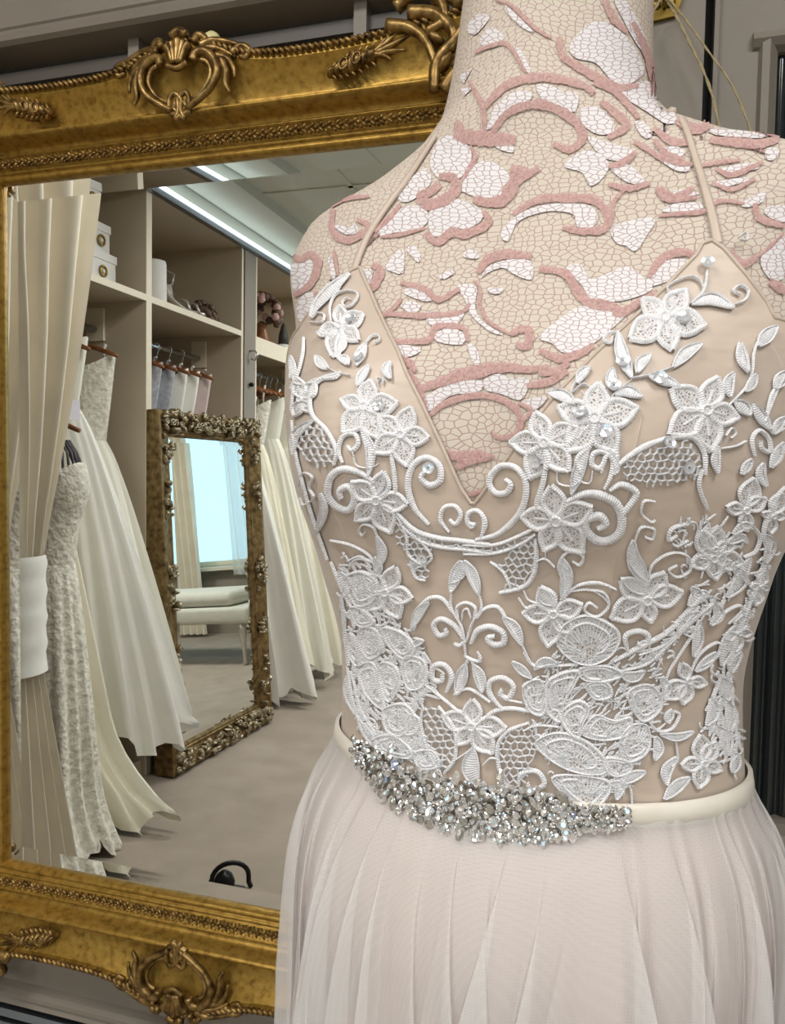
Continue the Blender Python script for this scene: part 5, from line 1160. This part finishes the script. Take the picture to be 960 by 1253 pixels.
def filling(t_, poly, n, flow, ln=16., w=2.6, seed=1):
    """dense small stitches and tendrils between the motifs"""
    P = np.array(catmull(T(t_, poly), step=5, closed=True)); rd = random.Random(seed); x0, y0 = P.min(0); x1, y1 = P.max(0); m, uv = MB(), []; N = len(P); k = 0
    def inside(x, y):
        c = False; j = N - 1
        for i in range(N):
            if (P[i, 1] > y) != (P[j, 1] > y) and x < (P[j, 0] - P[i, 0]) * (y - P[i, 1]) / (P[j, 1] - P[i, 1]) + P[i, 0]: c = not c
            j = i
        return c
    while k < n:
        x, y = rd.uniform(x0, x1), rd.uniform(y0, y1)
        if not inside(x, y): continue
        k += 1; a = flow(x, y) + rd.gauss(0, .45); cv = rd.uniform(-.12, .12); L = ln * rd.uniform(.5, 1.4); p = np.array([x, y]); pts = [p.copy()]
        if rd.random() < .22: cv = rd.choice([-1, 1]) * .5
        for i in range(6):
            a += cv; p = p + np.array([cos(a), sin(a)]) * L / 6; pts.append(p.copy())
        ww = w * rd.uniform(.7, 1.5)
        h0, n0 = hit(BVD, x, y); vd = (CAMV - h0).normalized(); h1 = hit(BVD, *pts[-1])[0]
        if n0.dot(vd) < .28 or (h1 - h0).length > L * .0011: continue
        ribbon(m, uv, pts, lambda s: ww * (.5 + .6 * sin(pi * s)), BVD, .0010, 3., .0009, (0, 1, 0))
    m.build('lace_filling', M['thread'], bod, True, uv, kind='stuff')
filling('D', [(40, 30), (140, 20), (230, 160), (300, 270), (400, 400), (400, 540), (330, 600), (380, 700), (440, 830), (300, 800), (150, 680), (95, 420)], 560, lambda x, y: 1.1, 17, 2.6, 1)
filling('E', [(130, 480), (300, 500), (400, 460), (520, 400), (640, 290), (700, 260), (640, 370), (540, 460), (500, 600), (480, 760), (420, 880), (330, 1000), (150, 960), (60, 830), (0, 700), (40, 560)], 430, lambda x, y: -.6, 15, 2.4, 2)
filling('E', [(890, 80), (910, 120), (850, 300), (790, 430), (760, 540), (790, 800), (790, 900), (740, 850), (680, 740), (680, 640), (730, 520), (760, 390), (820, 250)], 200, lambda x, y: 1.75, 17, 2.6, 3)
filling('A', [(50, 420), (90, 470), (110, 620), (80, 800), (130, 960), (200, 1180), (140, 1060), (70, 860), (45, 640)], 110, lambda x, y: 1.4, 16, 2.4, 4)
filling('E', [(560, 0), (720, 0), (800, 130), (760, 270), (690, 330), (600, 270), (580, 120)], 110, lambda x, y: -1., 14, 2.2, 5)
OPEN.build('petal_openwork', M['openwork'], bod, kind='stuff')
for t_, poly in [('E', [(0, 560), (120, 420), (240, 330), (360, 420), (520, 400), (640, 300), (700, 200), (740, 280), (560, 480), (520, 640), (480, 780), (440, 900), (330, 1010), (110, 1000), (30, 820)]), ('D', [(60, 40), (200, 40), (330, 160), (300, 300), (400, 420), (400, 560), (500, 680), (470, 840), (300, 800), (140, 680), (90, 420)]), ('A', [(300, 860), (520, 1000), (857, 1120), (857, 1190), (620, 1180), (480, 1110), (330, 1050), (220, 980)]), ('B', [(0, 900), (300, 860), (640, 640), (800, 660), (790, 880), (600, 960), (380, 1080), (200, 1130), (160, 960), (0, 960)]), ('C', [(700, 640), (850, 430), (955, 560), (950, 900), (820, 960), (700, 900)])]:
    m = MB(); patch(m, T(t_, poly), BVD, .0006, 7.); m.build('tulle_ground', M['sheer'], bod)
# sequins
sq = MB()
for j, r in enumerate((.0, .42, 1.)):
    pass
ang_ = np.linspace(0, 2 * pi, 15)[:-1]
sqm = _mb([(.0032 * cos(a), .0032 * sin(a), .0) for a in ang_] + [(.0018 * cos(a), .0018 * sin(a), -.0004) for a in ang_] + [(.0006 * cos(a), .0006 * sin(a), -.0003) for a in ang_],
          [(i, (i + 1) % 14, 14 + (i + 1) % 14, 14 + i) for i in range(14)] + [(14 + i, 14 + (i + 1) % 14, 28 + (i + 1) % 14, 28 + i) for i in range(14)]).mesh('sequin', M['sequin'], False)
for t_, x, y in [('C', 558, 362), ('C', 650, 142), ('C', 460, 590), ('C', 322, 530), ('C', 288, 622), ('C', 165, 725), ('C', 493, 835), ('C', 568, 932), ('B', 395, 500), ('B', 718, 352), ('A', 302, 242), ('A', 412, 588), ('A', 335, 398), ('A', 612, 830), ('D', 380, 1), ('B', 600, 268)]:
    p = T(t_, [(x, y)])[0]; l, n_ = hit(BVD, p[0], p[1], .0036)
    o = bpy.data.objects.new('sequin', sqm); o.location = l; rq = (n_ + Vector((random.uniform(-.25, .25), random.uniform(-.25, .25), random.uniform(-.1, .4)))).normalized()
    o.rotation_euler = rq.to_track_quat('Z', 'Y').to_euler(); place(o, bod); o.location = l
# straps
def strap(pxs, tail, w, name='shoulder_strap'):
    m, uv = MB(), []; P = catmull([np.array(p, float) for p in pxs], step=4)
    n = len(P); rows = []
    for i, p in enumerate(P):
        a, b = P[max(0, i - 1)], P[min(n - 1, i + 1)]; t = (b - a) / np.linalg.norm(b - a); nr = np.array([-t[1], t[0]]); r = []
        for s, l_ in ((-1, .0012), (-1, .0024), (-.5, .0029), (0, .0030), (.5, .0029), (1, .0024), (1, .0012)):
            q_ = p + nr * s * w(i / (n - 1)) * .5; l, _ = hit(BVB, q_[0], q_[1], l_); r.append(tuple(l))
        rows.append(r)
    m.grid(rows); m.build(name, M['satin'], gd)
strap([(434, 334), (447, 300), (468, 264), (496, 226), (520, 190), (534, 168)], None, lambda s: 6.8 - 2. * s)
strap([(877, 300), (871, 270), (861, 232), (848, 190), (839, 163), (832, 149)], None, lambda s: 12 - 5.5 * s)
bs = MB(); a0 = body_pts(.245, 2.75); pts = [body_pts(.235 + .02 * sin((t - .2) / 2.8 * pi), -t) for t in np.linspace(.05, 3.09, 16)]
bs.tube([Vector(p) + Vector((p[0] - AX[0], p[1] - AX[1], 0)).normalized() * .004 for p in pts], .003, 6); bs.build('neck_strap', M['satin'], gd)

# ---- skirt
SK = np.array([[-1.235, .30, .28, .25], [-.80, .215, .205, .195], [-.55, .170, .164, .160], [-.38, .161, .147, .144], [-.28, .162, .140, .132], [-.225, .155, .124, .116], [-.196, .1440, .1065, .096], [-.180, .1400, .1025, .092]])
def skirt_pts(z, th, off, fold, amp):
    a, bf, bb = [pch(SK[:, 0], SK[:, k], z) for k in (1, 2, 3)]
    k = np.clip((-.19 - z) / .17, 0.06, 1); f = 1 + amp * k * fold
    u = (a + off) * np.cos(th) * f; w = np.where(np.sin(th) > 0, bf + off, bb + off) * np.sin(th) * f + .002
    return np.stack([AX[0] + u * BL[0] + w * BF[0], AX[1] + u * BL[1] + w * BF[1], z + 1.25 + 0 * u], -1)
zsk = np.concatenate([np.linspace(-.190, -.5, 46), np.linspace(-.52, -1.235, 26)])
def skirt_layer(name, off, n, seed, amp, mat, parent, lap=.85):
    """gathered cloth: every pleat laps over its neighbour, so the net shows double along the folds"""
    rd = random.Random(seed); wd = np.array([rd.uniform(.35, 1.8) for _ in range(n)]); wd *= 2 * pi / wd.sum(); ed = np.concatenate([[0], np.cumsum(wd)])
    ht = np.array([rd.uniform(.35, 1.25) for _ in range(n)]); sk_ = np.array([rd.choice([-1, 1]) * rd.uniform(.5, 1.2) for _ in range(n)])
    NS = 16; th0, fo, dth = [], [], []
    for k in range(n):
        for j in range(NS):
            p = j / NS; th0.append(-pi + ed[k] + wd[k] * p); fo.append(ht[k] * .5 * (1 - cos(2 * pi * p)) ** 1.0); dth.append(sk_[k] * lap * wd[k] * .5 * (1 - cos(2 * pi * p)) / 2)
    th0, fo, dth = map(np.array, (th0, fo, dth)); rows = []
    for z in zsk:
        k = min(1, max(.12, (-.185 - z) / .16)); wob = .012 * np.sin(z * 11 + th0 * 3)
        rows.append(list(map(tuple, skirt_pts(np.full_like(th0, z), th0 + dth * k + wob * k, off * min(1, max(.1, (-.18 - z) / .06)), fo - .35, amp))))
    return MB().grid(rows, closed=True).build(name, mat, parent)
skp = skirt_layer('skirt_lining', -.012, 34, 3, .11, M['lining'], gd, .6)
skirt_layer('tulle_underlayer', -.002, 56, 8, .085, M['tulle2'], skp, 2.0)
skirt_layer('tulle_overlayer', .006, 60, 21, .09, M['tulle'], skp, 2.8)

# ---- ribbon belt with crystal brooch
bt = thing('ribbon_belt', 'narrow ivory satin belt with crystal applique round the dress waist', 'belt', (AX[0], AX[1], 1.04))
rows = []
tb2 = np.linspace(-pi, pi, 241)[:-1]
for dz, of in ((-.0070, .0064), (-.0066, .0090), (0, .0091), (.0066, .0086), (.0070, .0058)):
    z = -.188 + dz + 0 * tb2
    P = body_pts(z, tb2); C = np.array([AX[0], AX[1], 0]); N = (P - C) * np.array([1, 1, 0]); N /= np.linalg.norm(N, axis=-1, keepdims=True)
    rows.append(list(map(tuple, P + N * of)))
MB().grid(rows, closed=True).build('satin_ribbon', M['ribbon'], bt)
zz2 = np.concatenate([np.linspace(-.26, -.20, 14), ZZ[1:]])
GR = offset_grid(np.concatenate([[-.27, -.25, -.23, -.215], ZZ[1:]]), TH, .0115)
# the brooch hangs over the top of the skirt, so its bed flares slightly below the waist
for i, z in enumerate([-.27, -.25, -.23, -.215]):
    e = np.array([.030, .022, .013, .006])[i]; P0 = body_pts(np.full(192, -.20), TH); C = np.array([AX[0], AX[1], 0]); N = (P0 - C) * np.array([1, 1, 0]); N /= np.linalg.norm(N, axis=-1, keepdims=True)
    GR[i] = P0 + N * (.0115 + e); GR[i][:, 2] = z + 1.25
BVR = bvh_of(GR)
TOPB = [(434, 905), (450, 908), (478, 925), (520, 943), (560, 952), (610, 962), (660, 966), (700, 980), (730, 986), (767, 989)]
BOTB = [(434, 922), (448, 945), (480, 985), (520, 1005), (565, 1022), (610, 1028), (655, 1032), (700, 1018), (730, 1012), (767, 1008)]
m = MB(); patch(m, [np.array(p) + np.array([2, 3]) for p in TOPB] + [np.array(p) - np.array([0, 3]) for p in BOTB[::-1]], BVR, .001, 7)
br = m.build('brooch_setting', M['setting'], bt)
def crystal_mesh(name, mat, el=1.):
    n = 8; vs = [(.45 * cos(2 * pi * k / n) * el, .45 * sin(2 * pi * k / n), .55) for k in range(n)] + [(cos(2 * pi * (k + .5) / n) * el, sin(2 * pi * (k + .5) / n), .12) for k in range(n)] + [(cos(2 * pi * (k + .5) / n) * el * .95, sin(2 * pi * (k + .5) / n) * .95, -.1) for k in range(n)]
    fs = [tuple(range(n))]
    for k in range(n):
        k2 = (k + 1) % n; fs += [(k, n + k, k2), (n + k, n + k2, k2), (n + k, 2 * n + k, 2 * n + k2, n + k2)]
    return _mb(vs, fs).mesh(name, mat, False)
CM = [crystal_mesh('crystal', mt) for mt in M['cry']]; CE = [crystal_mesh('marquise_crystal', mt, 1.9) for mt in M['cry']]
rd = random.Random(12); pts = []; tries = 0
def band(x):
    return np.interp(x, [p[0] for p in TOPB], [p[1] for p in TOPB]), np.interp(x, [p[0] for p in BOTB], [p[1] for p in BOTB])
while len(pts) < 275 and tries < 30000:
    tries += 1; x = rd.uniform(433, 768); a, b = band(x); y = rd.uniform(a - 3, b + 4); r = rd.choice([3.2, 3.8, 4.4, 5.0, 5.8, 3.0]) * (.8 if (x < 450 or x > 700) else 1.)
    if all((x - p[0]) ** 2 + (y - p[1]) ** 2 > (.80 * (r + p[2])) ** 2 for p in pts): pts.append((x, y, r))
for (x, y) in [(565, 1020), (564, 1010), (612, 1030), (612, 1040 - 18), (665, 1030), (665, 1020), (526, 1003), (527, 995), (484, 984), (613, 955), (613, 948), (700, 1020), (480, 916), (560, 950)]: pts.append((x, y, 5.2))
MPX = .46 / F_PX
for i, (x, y, r) in enumerate(pts):
    l, n_ = hit(BVR, x, y, rd.uniform(.0012, .0042)); kind = rd.choices([0, 1, 2, 3], [5, 4, 2.2, .25])[0]; mq_ = i >= 275 or rd.random() < .14
    o = bpy.data.objects.new('crystal', (CE if mq_ else CM)[kind]); d = (n_ + Vector((rd.uniform(-.4, .4), rd.uniform(-.3, .3), rd.uniform(-.25, .5)))).normalized()
    qt = d.to_track_quat('Z', 'Y'); s = r * MPX * (.9 if mq_ else 1.15)
    o.scale = (s, s, s * 1.1); o.rotation_euler = (qt.to_matrix() @ Matrix.Rotation(rd.uniform(0, 6.28) if i < 275 else pi / 2, 3, 'Z')).to_euler()
    place(o, br); o.location = l
sd = MB()
for k in range(420):
    x = rd.uniform(434, 767); a, b = band(x); y = rd.uniform(a - 1, b + 1); l, n_ = hit(BVR, x, y, rd.uniform(.0006, .0024)); r = rd.uniform(.0008, .0016)
    u = n_.orthogonal().normalized() * r; sd.blob(l, u, n_.cross(u), n_ * r, 5, 4)
sd.build('seed_stones', M['cry'][1], br, smooth=False, kind='stuff')
# small claw wires between the stones
cw = MB()
for k in range(140):
    x = rd.uniform(436, 766); a, b = band(x); y = rd.uniform(a, b); l, n_ = hit(BVR, x, y, .0035)
    u = n_.orthogonal().normalized(); u = Matrix.Rotation(rd.uniform(0, 6.28), 3, n_) @ u
    cw.tube([l - u * .0025 - n_ * .002, l + n_ * .0008, l + u * .0025 - n_ * .002], .0005, 4)
cw.build('claw_wires', M['setting'], br, kind='stuff')
